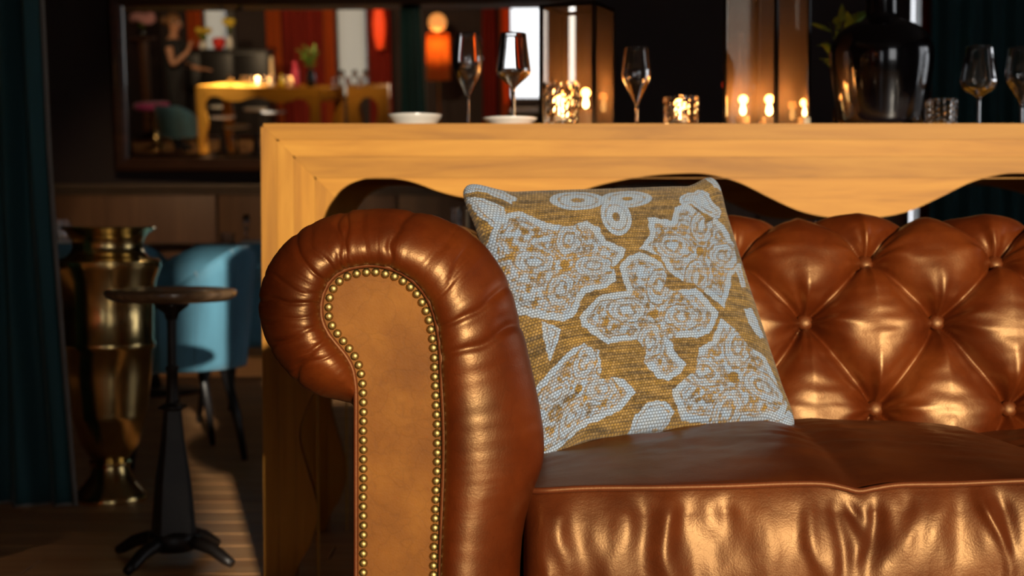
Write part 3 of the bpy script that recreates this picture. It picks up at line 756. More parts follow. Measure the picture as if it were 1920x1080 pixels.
def bar_table(loc, label, length=None):
    root = empty('bar_table', (0, 0, 0)); L_ = length or (TXR - TXL)
    root.location = ((TXL + TXL + L_) / 2, TY + TTH / 2, 0)
    xl, xr = TXL, TXL + L_
    frame_boards(root, xl, xr, TOP, TY, TY + .03); frame_boards(root, xl, xr, TOP, TY + TTH - .03, TY + TTH)
    nb = 4; wdt = (TTH - .064) / nb
    for k in range(nb): obj('top_board', *rbox(xl + .032, xr - .032, TY + .032 + wdt * k, TY + .032 + wdt * (k + 1) - .001, TOP - .034, TOP - .0005, .001, 1), 'oak_h', root, world=True)
    for xx in (xl, xr - .03): obj('end_rail', *rbox(xx + .0005, xx + .0295, TY + .031, TY + TTH - .031, TOP - .16, TOP - .0005, .001, 1), 'oak_v', root, world=True)
    tag(root, label, 'table'); return root
table = bar_table(None, 'tall honey oak bar table with wavy cut apron behind the leather sofa')

# ------------------------------------------------------------------ things on the bar table
GY = 3.47
def prof_px(pts, base_py_top, y, z0, flip=False):
    sc = y / F
    return [(r * sc, Zp(py, y) - z0) for r, py in pts]
def stemmed(name, px, y, top_py, bowl, label, z0=TOP, liquid=None, group='stemmed glasses on the bar table'):
    # bowl: outer half width in px listed from rim down to the stem
    sc = y / F; cx = X(px, y)
    root = empty(name, (cx, y, z0))
    outer = smooth_pts([(r * sc, Zp(py, y) - z0) for r, py in bowl], 5)
    th = 0.0011
    inner = [(max(.0006, q[0] - th), q[1] + (0.0 if i == 0 else th * .4)) for i, q in enumerate(outer)]
    ib = [q for q in inner if q[0] > .004]
    prof = [(1e-6, ib[-1][1] - .001)] + ib[::-1] + [(outer[0][0] - th / 2, outer[0][1] + .0006)] + [tuple(q) for q in outer]
    obj('bowl', *lathe(prof, 40), 'glass_clear', root)
    zb = outer[-1][1]; rs = outer[-1][0]
    obj('stem', *lathe([(rs, zb), (.0038, zb - .012), (.0034, zb * .5), (.0042, .012), (.007, .0062)], 16), 'glass_clear', root)
    obj('foot', *lathe([(.034, .0), (.0345, .001), (.030, .0022), (.015, .0038), (.0065, .0062)], 32), 'glass_clear', root)
    if liquid:
        zl = Zp(liquid, y) - z0
        ip = [q for q in inner if q[1] < zl and q[0] > .003]
        rl = float(np.interp(zl, [q[1] for q in inner[::-1]], [q[0] for q in inner[::-1]]))
        obj('drink', *lathe([(1e-6, zl), (rl - .0004, zl)] + [(max(1e-6, q[0] - .0004), q[1]) for q in ip] + [(1e-6, ip[-1][1] - .001)], 32), 'water', root)
    tag(root, label, 'wine glass', group); return root
stemmed('wine_glass', 878, GY, 63, [(23, 63), (26, 85), (28.5, 112), (27, 130), (20, 150), (9, 170), (4, 180)], 'tulip shaped wine glass half filled with water, beside the white dish on the bar table', liquid=118)
def plate(px0, px1, py0, py1, y, label):
    sc = y / F; r = (px1 - px0) / 2 * sc; z = TOP; h = max(.008, Zp(py0, y) - TOP)
    root = obj('plate', *lathe([(1e-6, .002), (r * .55, .002), (r * .62, 0.0), (r * .66, .003), (r * .93, h * .75), (r, h), (r * .985, h + .001), (r * .9, h * .8), (r * .6, .007), (1e-6, .006)], 48), 'white_ceramic', None, loc=(X((px0 + px1) / 2, y), y, z))
    return tag(root, label, 'plate', 'white plates on the bar table')
plate(727, 830, 216, 230, 3.46, 'white ceramic dish alone near the left end of the bar table')
p2 = plate(904, 1008, 222, 230, 3.40, 'flat white ceramic plate under the angular wine glass')
stemmed('wine_glass', 963, 3.40, 63, [(24, 63), (27, 90), (31, 120), (32.5, 134), (29, 142), (15, 155), (5, 165), (3.5, 172)], 'angular wine glass with pale wine standing on the white plate', z0=TOP + .0085, liquid=131)
stemmed('wine_glass', 1193, 3.44, 90, [(22, 90), (25, 112), (28, 138), (25, 154), (15, 172), (7, 188), (3.6, 198)], 'empty tulip wine glass standing just right of the lit candle lantern')
stemmed('wine_glass', 1832, 3.46, 88, [(25, 88), (28.5, 115), (33, 145), (34, 155), (28, 168), (12, 177), (4, 183)], 'wide empty wine glass right of the black vase')
stemmed('wine_glass', 1912, 3.42, 90, [(24, 90), (27, 115), (30, 140), (27, 156), (16, 172), (6, 188), (3.6, 196)], 'wine glass cut by the right edge of the picture')
def tumbler(px, y, half, top_py, label, z0=TOP, cat='tumbler', name='crystal_tumbler', tap=.93, group='cut crystal tumblers on the bar table'):
    sc = y / F; r = half * sc; h = Zp(top_py, y) - z0
    n = 48; prof = []; K = 9
    for k in range(K + 1): prof.append((r * (tap + (1 - tap) * k / K), h * k / K))
    inn = [(r * (tap + (1 - tap) * k / 4) - .0045, .009 + (h - .009) * k / 4) for k in range(4, -1, -1)]
    full = [(1e-6, 0)] + prof + inn + [(1e-6, .009)]
    def mod(k, i):
        if 2 <= k <= K: return 1 + (0.045 if ((i // 3) + k) % 2 else -0.02)
        return 1
    root = obj(name, *lathe(full, n, mod=mod), 'crystal', None, smooth=False, loc=(X(px, y), y, z0))
    return tag(root, label, cat, group)
tumbler(1276, 3.36, 33, 182, 'cut crystal tumbler sparkling alone right of the candle lantern')
tumbler(1762, 3.34, 30, 187, 'cut crystal tumbler at the foot of the black vase')
tumbler(1052, 3.33, 34, 155, 'large cut crystal tumbler glowing orange in front of the candle lantern')
def candle(px, y, half, top_py, flame_py, label, z0, power=0.5, root_name='pillar_candle'):
    sc = y / F; r = half * sc; h = Zp(top_py, y) - z0
    c = empty(root_name, (X(px, y), y, z0))
    obj('wax', *lathe([(r, 0), (r, h * .97), (r * .95, h), (r * .6, h * .96), (1e-6, h * .95)], 24), 'wax', c)
    obj('wick', *tube([(0, 0, h * .95), (.001, 0, h + .006)], .0009, 6), 'black_paint', c)
    fh = max(.014, (Zp(flame_py, y) - z0 - h))
    obj('flame', *lathe([(1e-6, h + .002), (fh * .16, h + fh * .15), (fh * .2, h + fh * .33), (fh * .12, h + fh * .65), (1e-6, h + fh)], 14), 'flame', c)
    l = light('POINT', 'candle_light', (X(px, y), y - .0, z0 + h + fh * .5 + .02), power * 1.25, (1.0, .34, .07), shadow_soft_size=.012)
    return tag(c, label, 'candle', 'candles on the bar table')
candle(1276, 3.36, 13, 222, 203, 'small lit candle inside the lone crystal tumbler right of the left lantern', TOP + .0095, .35, 'small_candle')
candle(1052, 3.33, 14, 218, 190, 'small lit candle inside the large crystal tumbler before the left lantern', TOP + .0095, .35, 'small_candle')
def lantern(name, cx, cy, side, rot, h, label):
    root = empty(name, (cx, cy, TOP), rot); s = side / 2; b_ = .0045
    obj('base', *rbox(-s, s, -s, s, 0, .006, .001, 1), 'black_metal', root)
    for sx in (-1, 1):
        for sy in (-1, 1):
            obj('post', *box(sx * s - b_, sx * s + b_, sy * s - b_, sy * s + b_, 0, h), 'black_metal', root, smooth=False)
    for sg in (-1, 1):
        obj('top_rail', *box(-s - b_, s + b_, sg * s - b_, sg * s + b_, h - .009, h), 'black_metal', root, smooth=False)
        obj('top_rail', *box(sg * s - b_, sg * s + b_, -s - b_, s + b_, h - .009, h), 'black_metal', root, smooth=False)
        obj('pane', *box(-s + b_, s - b_, sg * s - .001, sg * s + .001, .006, h - .009), 'glass_smoke', root, smooth=False)
        obj('pane', *box(sg * s - .001, sg * s + .001, -s + b_, s - b_, .006, h - .009), 'glass_smoke', root, smooth=False)
    return tag(root, label, 'lantern', 'glass lanterns on the bar table')
# first lantern: front edge post at px 1113
c1 = Vector((X(1113, 3.46), 3.46)); th1 = R(-24); sd = 0.138
def corner_center(c, side, th):   # nearest corner is local (+s,-s)
    v = Vector((side / 2, -side / 2)); v = Vector((v.x * math.cos(th) - v.y * math.sin(th), v.x * math.sin(th) + v.y * math.cos(th))); return c - v
cc = corner_center(c1, sd, R(-24)); lantern('candle_lantern', cc.x, cc.y, sd, R(-24), Zp(2, 3.46) - TOP, 'black framed glass candle lantern left on the bar table, beside the white plate')
candle(1098, cc.y + .0, 15, 206, 172, 'lit cream candle inside the left glass lantern', TOP + .0065, 0.9)
c2 = Vector((X(1453, 3.44), 3.44)); sd2 = .146
cc2 = corner_center(c2, sd2, R(-43)); lantern('candle_lantern', cc2.x, cc2.y, sd2, R(-43), .37, 'taller black framed glass lantern with three candles beside the black vase')
candle(1392, cc2.y + .0, 12, 218, 186, 'small lit candle on the left inside the lantern by the black vase', TOP + .0065, .5, 'small_candle')
candle(1441, cc2.y - .045, 13, 219, 184, 'small lit candle behind the corner post of the lantern by the black vase', TOP + .0065, .5, 'small_candle')
candle(1506, cc2.y + .005, 12, 220, 196, 'small lit candle on the right inside the lantern by the black vase', TOP + .0065, .4, 'small_candle')
def lathe_px(name, px, y, pts, mat, label, cat, z0=TOP, n=48, parent=None):
    sc = y / F
    o = obj(name, *lathe([(max(1e-6, r * sc), max(0, Zp(py, y) - z0)) for r, py in pts], n), mat, parent, loc=(X(px, y), y, z0) if parent is None else (0, 0, 0))
    if label: tag(o, label, cat)
    return o
vy = 3.52
vp = smooth_pts([(74, 236), (78, 229), (83, 200), (91, 150), (95, 110), (92, 85), (80, 62), (60, 47), (40, 40), (31, 35), (29, 20), (29, -20), (34, -34), (36, -38)], 5)
sv_ = vy / F
vprof = [(1e-6, 0)] + [(r * sv_, max(0, Zp(py, vy) - TOP)) for r, py in vp] + [(32 * sv_, Zp(-37, vy) - TOP), (26 * sv_, Zp(-20, vy) - TOP), (26 * sv_, Zp(34, vy) - TOP), (50 * sv_, Zp(50, vy) - TOP), (1e-6, Zp(60, vy) - TOP)]
tag(obj('glazed_vase', *lathe(vprof, 64), 'black_glaze', None, loc=(X(1649, vy), vy, TOP)), 'large glossy black bulbous vase standing on the bar table', 'vase')
# carafe behind the second lantern
lathe_px('glass_bottle', 1388, 3.72, [(16, 236), (19, 225), (19.5, 190), (17, 165), (9, 140), (6, 120), (5.5, 70), (7, 66), (6.5, 62), (4.5, 64), (4.3, 120), (7.5, 140), (15, 165), (18, 190), (17.5, 222)], 'glass_clear', 'slender clear glass bottle behind the lantern with three candles', 'bottle')
# plant sprigs in a small vase behind the black vase
def sprigs(name, base, n, h, spread, leafmat, label, cat, ll=.05, vase_r=.03, vase_h=.10, seed=1, vmat='black_glaze', bloom=None, bloom_r=.03, flop=0.0):
    rg = random.Random(seed); root = empty(name, base)
    obj('vase', *lathe([(1e-6, 0), (vase_r * .8, 0), (vase_r, vase_h * .3), (vase_r * .9, vase_h * .7), (vase_r * .55, vase_h), (vase_r * .5, vase_h), (vase_r * .8, vase_h * .65), (1e-6, .01)], 24), vmat, root)
    for k in range(n):
        a = rg.uniform(0, 2 * PI); sp_ = spread * math.sqrt(rg.random()); hh = h * rg.uniform(.7, 1.0)
        top = Vector((math.cos(a) * sp_ + flop, math.sin(a) * sp_, vase_h + hh)); mid = Vector((top.x * .3, top.y * .3, vase_h + hh * .5)); b0 = Vector((0, 0, vase_h * .3))
        pts = [b0 * (1 - s) ** 2 + mid * 2 * s * (1 - s) + top * s * s for s in np.linspace(0, 1, 7)]
        st = obj('stem', *tube(pts, .0016, 5), 'stem', root)
        for q in range(7):
            s = rg.uniform(.35, 1.0); p = b0 * (1 - s) ** 2 + mid * 2 * s * (1 - s) + top * s * s
            d = Vector((rg.uniform(-1, 1), rg.uniform(-1, 1), rg.uniform(.1, 1.2))).normalized(); s_ = d.cross(Vector((0.1, .2, 1))).normalized(); nn = d.cross(s_)
            l = ll * rg.uniform(.6, 1.1); w_ = l * .17
            V = [p, p + d * l * .35 + s_ * w_, p + d * l * .7 + s_ * w_ * .7 + nn * l * .05, p + d * l + nn * l * .14, p + d * l * .7 - s_ * w_ * .7 + nn * l * .05, p + d * l * .35 - s_ * w_, p + d * l * .5 + nn * l * .09]
            Fc = [(0, 1, 6), (1, 2, 6), (2, 3, 6), (3, 4, 6), (4, 5, 6), (5, 0, 6)]
            obj('leaf', V, Fc, leafmat, st)
        if bloom:
            petals = []
            for q in range(9):
                d = Vector((rg.gauss(0, 1), rg.gauss(0, 1), rg.gauss(.3, 1))).normalized(); petals.append(ball(bloom_r * .55, top + d * bloom_r * .6, (1, 1, .75), 8, 6))
            fo = obj('bloom', *join(*petals), bloom if isinstance(bloom, str) else rg.choice(bloom), st)
    return tag(root, label, cat)
sprigs('potted_sprigs', (X(1578, 3.74), 3.74, TOP), 9, .22, .055, 'leaf', 'green leafy sprigs in a small vase between the lantern and the black vase', 'plant', .075, .026, .10, 3)
# red blossom on a thin stem left of the second lantern
rb = empty('red_bud', (X(1357, 3.62), 3.62, TOP))
obj('stem', *tube([(0.012, 0, .003), (.01, 0, .05), (0, 0, Zp(166, 3.62) - TOP)], .0014, 6), 'stem', rb)
obj('bud', *ball(.009, (0, 0, Zp(159, 3.62) - TOP), (1, 1, 1.2)), 'petal_red', rb)
obj('foot', *lathe([(1e-6, 0), (.016, 0), (.015, .005), (1e-6, .006)], 16, .012), 'black_metal', rb)
tag(rb, 'single red bud on a thin stem left of the three candle lantern', 'flower')

# ------------------------------------------------------------------ mirror on the back wall
mir = empty('wall_mirror', MP0); mir.rotation_euler = (MIR_TILT, 0, MIR_YAW)
def mloc(px, py):
    h, _ = mir_hit(px, py); return MROT.transposed() @ (h - MP0)
gl, gr, gb, gt = mloc(240, 297).x, mloc(1078, 200).x, mloc(650, 297).z, mloc(650, 8).z
bv_ = .033; fd = .022
V = [(gl + bv_, 0, gb + bv_), (gr - bv_, 0, gb + bv_), (gr - bv_, 0, gt - bv_), (gl + bv_, 0, gt - bv_), (gl, .0022, gb), (gr, .0022, gb), (gr, .0022, gt), (gl, .0022, gt)]
gm = obj('glass', V[:4] , [(0, 1, 2, 3)], 'mirror_glass', mir, smooth=False)
for q in ((0, 4, 5, 1), (1, 5, 6, 2), (2, 6, 7, 3), (3, 7, 4, 0)): obj('bevelled_edge', [V[i] for i in q], [(0, 1, 2, 3)], 'mirror_glass', mir, smooth=False)
fo = mloc(218, 297).x; fb = mloc(650, 319).z; fw = gl - fo
def mould(a, c, wdt, inward):
    # stepped moulding swept along a straight run (mitred)
    steps = [(0, .0), (0, -.03), (.25, -.042), (.5, -.040), (.62, -.028), (.8, -.026), (1.0, -.012), (1.0, .0)]
    V = []
    for (p, sgn) in ((a, 1), (c, -1)):
        al = (Vector(c) - Vector(a)).normalized()
        for (u, d) in steps:
            q = Vector(p) + Vector(inward) * (u * wdt) + al * (sgn * u * wdt); V.append((q.x, d, q.z))
    n = len(steps); Fc = [(i, (i + 1) % n, n + (i + 1) % n, n + i) for i in range(n)]
    return V, Fc
fr, ft = gr + fw, gt + fw; fb = gb - fw
obj('frame_rail', *mould((fo, 0, fb), (fr, 0, fb), fw, (0, 0, 1)), 'frame_wood', mir, smooth=False)
obj('frame_rail', *mould((fo, 0, ft), (fr, 0, ft), fw, (0, 0, -1)), 'frame_wood', mir, smooth=False)
obj('frame_rail', *mould((fo, 0, fb), (fo, 0, ft), fw, (1, 0, 0)), 'frame_wood', mir, smooth=False)
obj('frame_rail', *mould((fr, 0, fb), (fr, 0, ft), fw, (-1, 0, 0)), 'frame_wood', mir, smooth=False)
obj('backing', *box(fo + .01, fr - .01, .004, .012, fb + .01, ft - .01), 'frame_wood', mir, smooth=False)
tag(mir, 'wide wall mirror in a dark wooden frame behind the bar table', 'mirror')

# ------------------------------------------------------------------ curtains
def drape(name, x0, x1, y, z0, z1, folds, amp, mat, seed, flare=0.0, waist=None):
    nx = folds * 12; nzv = 40; V = []
    for j in range(nzv + 1):
        v = j / nzv; z = z0 + (z1 - z0) * v
        fl = flare * (1 - v) ** 2
        for i in range(nx + 1):
            u = i / nx; x = x0 + (x1 - x0) * u + fl * (u - .3)
            a = amp * (0.75 + .35 * nz(u * folds * .5, v * 1.2, seed))
            V.append((x + .012 * nz(u * 6, v * 3, seed + 4), y + a * math.sin(2 * PI * folds * u + 1.2 * nz(u * 3, v * 1.5, seed + 9)) + .02 * nz(u * 4, v * 2, seed), z + (0.006 * nz(u * 9, 0, seed) if j == 0 else 0)))
    n = len(V); Fc = grid_faces(nx + 1, nzv + 1)
    V += [(x, y_ + .004, z) for x, y_, z in V]; Fc += [tuple(n + k for k in f[::-1]) for f in grid_faces(nx + 1, nzv + 1)]
    w_ = nx + 1
    for i in range(nx): Fc.append((i, n + i, n + i + 1, i + 1)); q = nzv * w_ + i; Fc.append((q, q + 1, n + q + 1, n + q))
    for j in range(nzv):
        a = j * w_; Fc.append((a, a + w_, n + a + w_, n + a)); a += nx; Fc.append((a, n + a, n + a + w_, a + w_))
    return V, Fc
cy_ = 4.08
cur = empty('velvet_curtain', (-1.46, cy_, 0))
Vc, Fcc = drape('', -1.56, X(60, cy_), cy_, .02, 2.9, 3, .04, 'velvet_teal', 2.0, flare=.16)
obj('cloth', Vc, Fcc, 'velvet_teal', cur, world=True)
# pale lining strip turned out along the right hand hem
nx = 36
edge = [Vector(Vc[j * (nx + 1) + nx]) for j in range(41)]
obj('lining', *tube([p + Vector((.004, -.004, 0)) for p in edge], .0075, 8), 'curtain_lining', cur, world=True)
hemp = [Vector(Vc[i]) + Vector((0, -.002, .004)) for i in range(nx + 1)]
obj('hem', *tube(hemp, .005, 6), 'curtain_lining', cur, world=True)
tag(cur, 'teal velvet curtain with pale edge hanging beside the brass urn', 'curtain')
rc = empty('velvet_curtain', (X(1850, 8.8), 8.8, 0))
obj('cloth', *drape('', X(1742, 8.8), X(2120, 8.8), 8.8, .012, 3.1, 9, .05, 'velvet_teal', 5.0), 'velvet_teal', rc, world=True)
tag(rc, 'dark teal curtain on the far wall behind the black vase and glasses', 'curtain')
rr_ = empty('red_drape', (X(1732, 9.0), 9.0, 0))
obj('cloth', *drape('', X(1724, 9.0), X(1743, 9.0), 9.0, .012, 3.0, 1, .012, 'drape_red', 6.0), 'drape_red', rr_, world=True)
tag(rr_, 'narrow red drape beside the slit window behind the black vase', 'curtain')

# ------------------------------------------------------------------ brass urn, stool, chairs, dining table
ub_ = PF(208, 935); uy = ub_.y; su_ = uy / F
up_ = [(68, 935), (69, 930), (64, 922), (50, 906), (38, 890), (35, 872), (40, 868), (40, 864), (34, 860), (40, 852), (54, 830), (66, 785), (69, 778), (69, 772), (70, 766), (77, 705), (81, 655), (85, 651), (85, 640), (82, 636), (83, 560), (88, 525), (95, 505), (97, 498), (97, 490), (92, 486), (76, 482), (68, 474), (64, 464), (65, 450), (73, 438), (85, 430), (88, 428), (87, 425)]
uprof = [(r * su_, max(0, Zp(py, uy))) for r, py in up_]
uprof = [(1e-6, 0.0)] + uprof + [((r - 3) * su_, Zp(py, uy)) for r, py in [(85, 426), (72, 440), (64, 464), (64, 478), (80, 560), (78, 650), (60, 790)]] + [(1e-6, Zp(800, uy))]
tag(obj('brass_urn', *lathe(uprof, 64), 'brass', None, loc=(ub_.x, uy, 0), sharp=50), 'tall polished brass urn with flared rim on a pedestal foot', 'urn')

sb = PF(322, 1052); ky = sb.y; sk = ky / F
def stool_proto():
    root = empty('swivel_stool', (X(320, ky), ky, 0))
    zt = Zp(541, ky); r = 123 * sk
    obj('seat', *lathe([(1e-6, zt - .004), (r * .55, zt - .003), (r * .9, zt), (r * .97, zt - .002), (r, zt - .010), (r * .97, zt - .020), (r * .86, zt - .030), (r * .5, zt - .034), (1e-6, zt - .034)], 56), 'stool_wood', root)
    z1 = Zp(690, ky)
    pts = []; k = 0; z = z1 - .02
    while z < zt - .034: pts.append((.0118 if k % 2 else .0095, z)); z += .0035; k += 1
    obj('screw_post', *lathe(pts, 18), 'iron', root)
    obj('hub', *lathe([(.045, zt - .034), (.04, zt - .044), (.018, zt - .06), (.014, zt - .075)], 24), 'iron', root)
    z2 = Zp(762, ky)
    obj('sleeve', *lathe([(.019, z2), (.0145, z2 + .02), (.0135, z1 - .006), (.016, z1 - .004), (.016, z1 + .004), (.012, z1 + .006)], 20), 'iron', root)
    cl = obj('collar', *lathe([(.022, z2 - .010), (.028, z2 - .006), (.028, z2 + .004), (.02, z2 + .008)], 24), 'iron', root)
    for a in (0.3, PI + .3): obj('collar_screw', *tube([(math.cos(a) * .024, math.sin(a) * .024, z2 - .001), (math.cos(a) * .036, math.sin(a) * .036, z2 - .001)], .004, 8), 'iron', cl)
    z3 = .075
    n = 4; V, Fc = [], []
    for (hw, z, ch) in ((.020, z2 - .006, .012), (.026, z2 - .08, .014), (.040, .2, .02), (.050, z3, .026)):
        for a in range(4):
            for s in (-1, 1):
                q = PI / 2 * a; lx, ly = hw, s * (hw - ch * .55)
                V.append((lx * math.cos(q) - ly * math.sin(q), lx * math.sin(q) + ly * math.cos(q), z))
    for k in range(3):
        for i in range(8): j = (i + 1) % 8; Fc.append((k * 8 + i, k * 8 + j, k * 8 + 8 + j, k * 8 + 8 + i))
    Fc += [tuple(range(7, -1, -1)), tuple(24 + i for i in range(8))]
    obj('column', V, Fc, 'iron', root, smooth=False)
    obj('base_boss', *lathe([(.05, .03), (.062, .045), (.064, .07), (.05, .08)], 24), 'iron', root)
    for a in range(4):
        q = PI / 4 + PI / 2 * a; pts = []
        line = [Vector((math.cos(q) * d, math.sin(q) * d, z)) for d, z in ((.04, .055), (.08, .052), (.12, .04), (.155, .020), (.175, .011))]
        obj('foot', *tube(line, lambda k: (.018, .018, .016, .014, .011)[k], 10), 'iron', root)
    return root
stool = stool_proto(); stool.rotation_euler = (0, 0, R(20))
tag(stool, 'round swivel stool with dark seat on a tapered iron column in front of the urn', 'stool', 'swivel stools')

def tub_chair():
    root = empty('tub_chair', (0, 0, 0))
    # faces local -y ; shell wraps from the left arm round the back to the right arm
    NA, NZ = 48, 14; V = []
    def shell(th):
        V = []
        for i in range(NA + 1):
            a = -R(118) + 2 * R(118) * i / NA
            k = abs(a) / R(118); top = .757 - .20 * (max(0, k - .42) / .58) ** 1.5; low = .33
            for j in range(NZ + 1):
                v = j / NZ; z = low + (top - low) * v
                r = .235 + .045 * v + th * math.sqrt(max(0.0, 1 - max(0, (v - .86) / .14) ** 2))
                V.append((r * math.sin(a), (r * .98) * math.cos(a) + 0.0, z))
        return V
    A, B = shell(.030), shell(-.030); n = len(A); V = A + B; Fc = []
    w_ = NZ + 1
    for i in range(NA):
        for j in range(NZ):
            a = i * w_ + j; Fc.append((a, a + w_, a + w_ + 1, a + 1)); Fc.append((n + a, n + a + 1, n + a + w_ + 1, n + a + w_))
        a = i * w_; Fc.append((a, n + a, n + a + w_, a + w_)); a += NZ; Fc.append((a, a + w_, n + a + w_, n + a))
    for j in range(NZ): Fc.append((j, j + 1, n + j + 1, n + j)); a = NA * w_ + j; Fc.append((a, n + a, n + a + 1, a + 1))
    obj('backrest', V, Fc, 'velvet_blue', root)
    obj('seat', *lathe([(1e-6, .32), (.20, .32), (.225, .335), (.235, .37), (.225, .42), (.19, .445), (1e-6, .455)], 40), 'velvet_blue', root)
    # vertical channel seams on the outer back
    back_ = root.children[0]
    for i in range(6, NA - 5, 6):
        obj('seam', *tube([Vector(A[i * w_ + j]) * 1.0 for j in range(0, NZ + 1)], .0035, 6), 'velvet_blue', back_)
    for sx in (-1, 1):
        for sy in (-1, 1):
            obj('leg', *tube([(sx * .15, sy * .14, .34), (sx * .185, sy * .18, .15), (sx * .20, sy * .2, 0.002)], lambda k: (.019, .015, .011)[k], 10), 'black_paint', root)
    return root
ch1 = tub_chair(); p = PF(352, 846); ch1.location = (X(318, 5.05), 5.08, 0); ch1.rotation_euler = (0, 0, R(-62))
tag(ch1, 'light blue velvet tub chair with black legs behind the swivel stool', 'chair', 'blue tub chairs')
ch2 = copy_tree(ch1); ch2.location = (X(480, 6.1), 6.15, 0); ch2.rotation_euler = (0, 0, R(172))
ch2['label'] = 'dark blue velvet tub chair partly hidden behind the bar table leg'
ch3 = copy_tree(ch1); ch3.location = (X(200, 6.1), 6.2, 0); ch3.rotation_euler = (0, 0, R(165))
ch3['label'] = 'blue velvet tub chair mostly hidden behind the brass urn'

def dining_table(cx, cy, lx, ly, label):
    root = empty('dining_table', (cx, cy, 0)); H_ = .742
    obj('table_top', *rbox(-lx / 2, lx / 2, -ly / 2, ly / 2, H_ - .03, H_, .006), 'dark_wood', root)
    obj('pedestal', *lathe([(.05, .03), (.04, .1), (.035, .6), (.06, .71)], 20), 'iron', root)
    obj('base_plate', *lathe([(.24, 0), (.24, .012), (.06, .03), (.05, .03)], 36), 'iron', root)
    return tag(root, label, 'table', 'dining tables by the wall')
DT = .742
dining_table(X(280, 7.1), 7.1, 1.3, .8, 'dark dining table by the panelled wall behind the brass urn')
dining_table(X(1050, 6.0), 6.0, 1.3, .8, 'dark dining table hidden behind the sofa and bar table')
def small_glass(px, y, half, top_py, kind, label, z0=DT):
    sc = y / F; cx = X(px, y)
    if kind == 'wine':
        h = Zp(top_py, y) - z0; r = half * sc
        o = obj('wine_glass', *lathe([(.03, 0), (.03, .002), (.005, .006), (.0035, h * .45), (r * .5, h * .5), (r, h * .68), (r * .75, h), (r * .75 - .001, h), (r - .0012, h * .68), (r * .5, h * .51), (1e-6, h * .48)], 24), 'glass_clear', None, loc=(cx, y, z0))
        return tag(o, label, 'wine glass', 'glasses on the dining tables')
    if kind == 'candle':
        h = Zp(top_py, y) - z0; r = half * sc
        return tag(obj('white_candle', *lathe([(r * 1.6, 0), (r * 1.6, .006), (r, .010), (r, h * .97), (r * .7, h), (1e-6, h)], 20), 'wax', None, loc=(cx, y, z0)), label, 'candle')
    return tumbler(px, y, half, top_py, label, z0, group='glasses on the dining tables')
small_glass(462, 6.95, 7, 402, 'wine', 'thin stemmed glass on the dining table left of the bar table')
small_glass(427, 6.95, 13, 437, 'tumbler', 'short tumbler on the dining table behind the blue chairs')
for k, (px, top) in enumerate(((86, 408), (98, 404), (112, 414), (124, 412))):
    small_glass(px, 6.9 + .05 * (k % 2), 8, top, 'tumbler', ['crystal glass nearest the curtain on the dining table', 'second crystal glass from the curtain on the dining table', 'third crystal glass from the curtain on the dining table', 'crystal glass nearest the brass urn on the dining table'][k])
for k, (px, lab) in enumerate(((122, 'folded white napkin beside the brass urn on the dining table'), (480, 'folded white napkin on the dining table end by the bar table leg'))):
    tag(obj('napkin', *rbox(X(px, 6.85) - .07, X(px, 6.85) + .07, 6.8, 6.93, DT, DT + .022, .006), 'linen', None), lab, 'napkin', 'folded napkins')
small_glass(874, 5.75, 4.5, 388, 'candle', 'white candle seen between the sofa arm and the pillow corner')
small_glass(856, 5.85, 8, 390, 'tumbler', 'tumbler seen under the bar table above the sofa arm')
small_glass(1150, 6.1, 7, 340, 'wine', 'stemmed glass seen through the bar table arch above the pillow')
dining_table(X(1575, 6.0), 6.0, .75, .8, 'dark dining table behind the buttoned sofa back')
small_glass(1535, 5.8, 7, 398, 'wine', 'stemmed glass just above the buttoned sofa back')
small_glass(1492, 5.85, 12, 406, 'tumbler', 'tumbler just above the buttoned sofa back')

# ------------------------------------------------------------------ added unseen spotlights that brighten the room, fittings invented
def added_spot(x, y, target, energy, cone, label, color=(1, .72, .42)):
    root = empty('added_spotlight', (x, y, ZC)); d = (Vector(target) - Vector((x, y, ZC - .18))).normalized()
    obj('canopy', *lathe([(.05, -.02), (.05, 0)], 20), 'black_metal', root); obj('rod', *lathe([(.008, -.12), (.008, -.02)], 10), 'black_metal', root)
    a = Vector((0, 0, -.12)); obj('head', *tube([a - d * .05, a + d * .07], .04, 20), 'black_metal', root)
    light('SPOT', 'spot_light', Vector((x, y, ZC - .12)) + d * .085, energy, color, d, spot_size=R(cone), spot_blend=.8, shadow_soft_size=.03)
    tag(root, label, 'spotlight', 'added spotlights')
added_spot(-1.6, 6.3, (-1.75, 8.6, .75), 110, 52, 'added unseen spotlight brightening the panelled wall behind the urn')
added_spot(-.6, 6.2, (-1.46, 4.1, 1.35), 70, 34, 'added unseen spotlight brightening the back of the teal velvet curtain')
added_spot(-3.4, 3.4, (-3.6, -.8, .9), 130, 50, 'added unseen spotlight brightening the oak table seen in the mirror')
added_spot(-2.4, 3.4, (-3.2, -3.4, 1.4), 420, 60, 'added unseen spotlight brightening the long drapes')
added_spot(-4.6, 2.6, (-5.0, -2.0, 1.5), 330, 50, 'added unseen spotlight brightening the standing person')
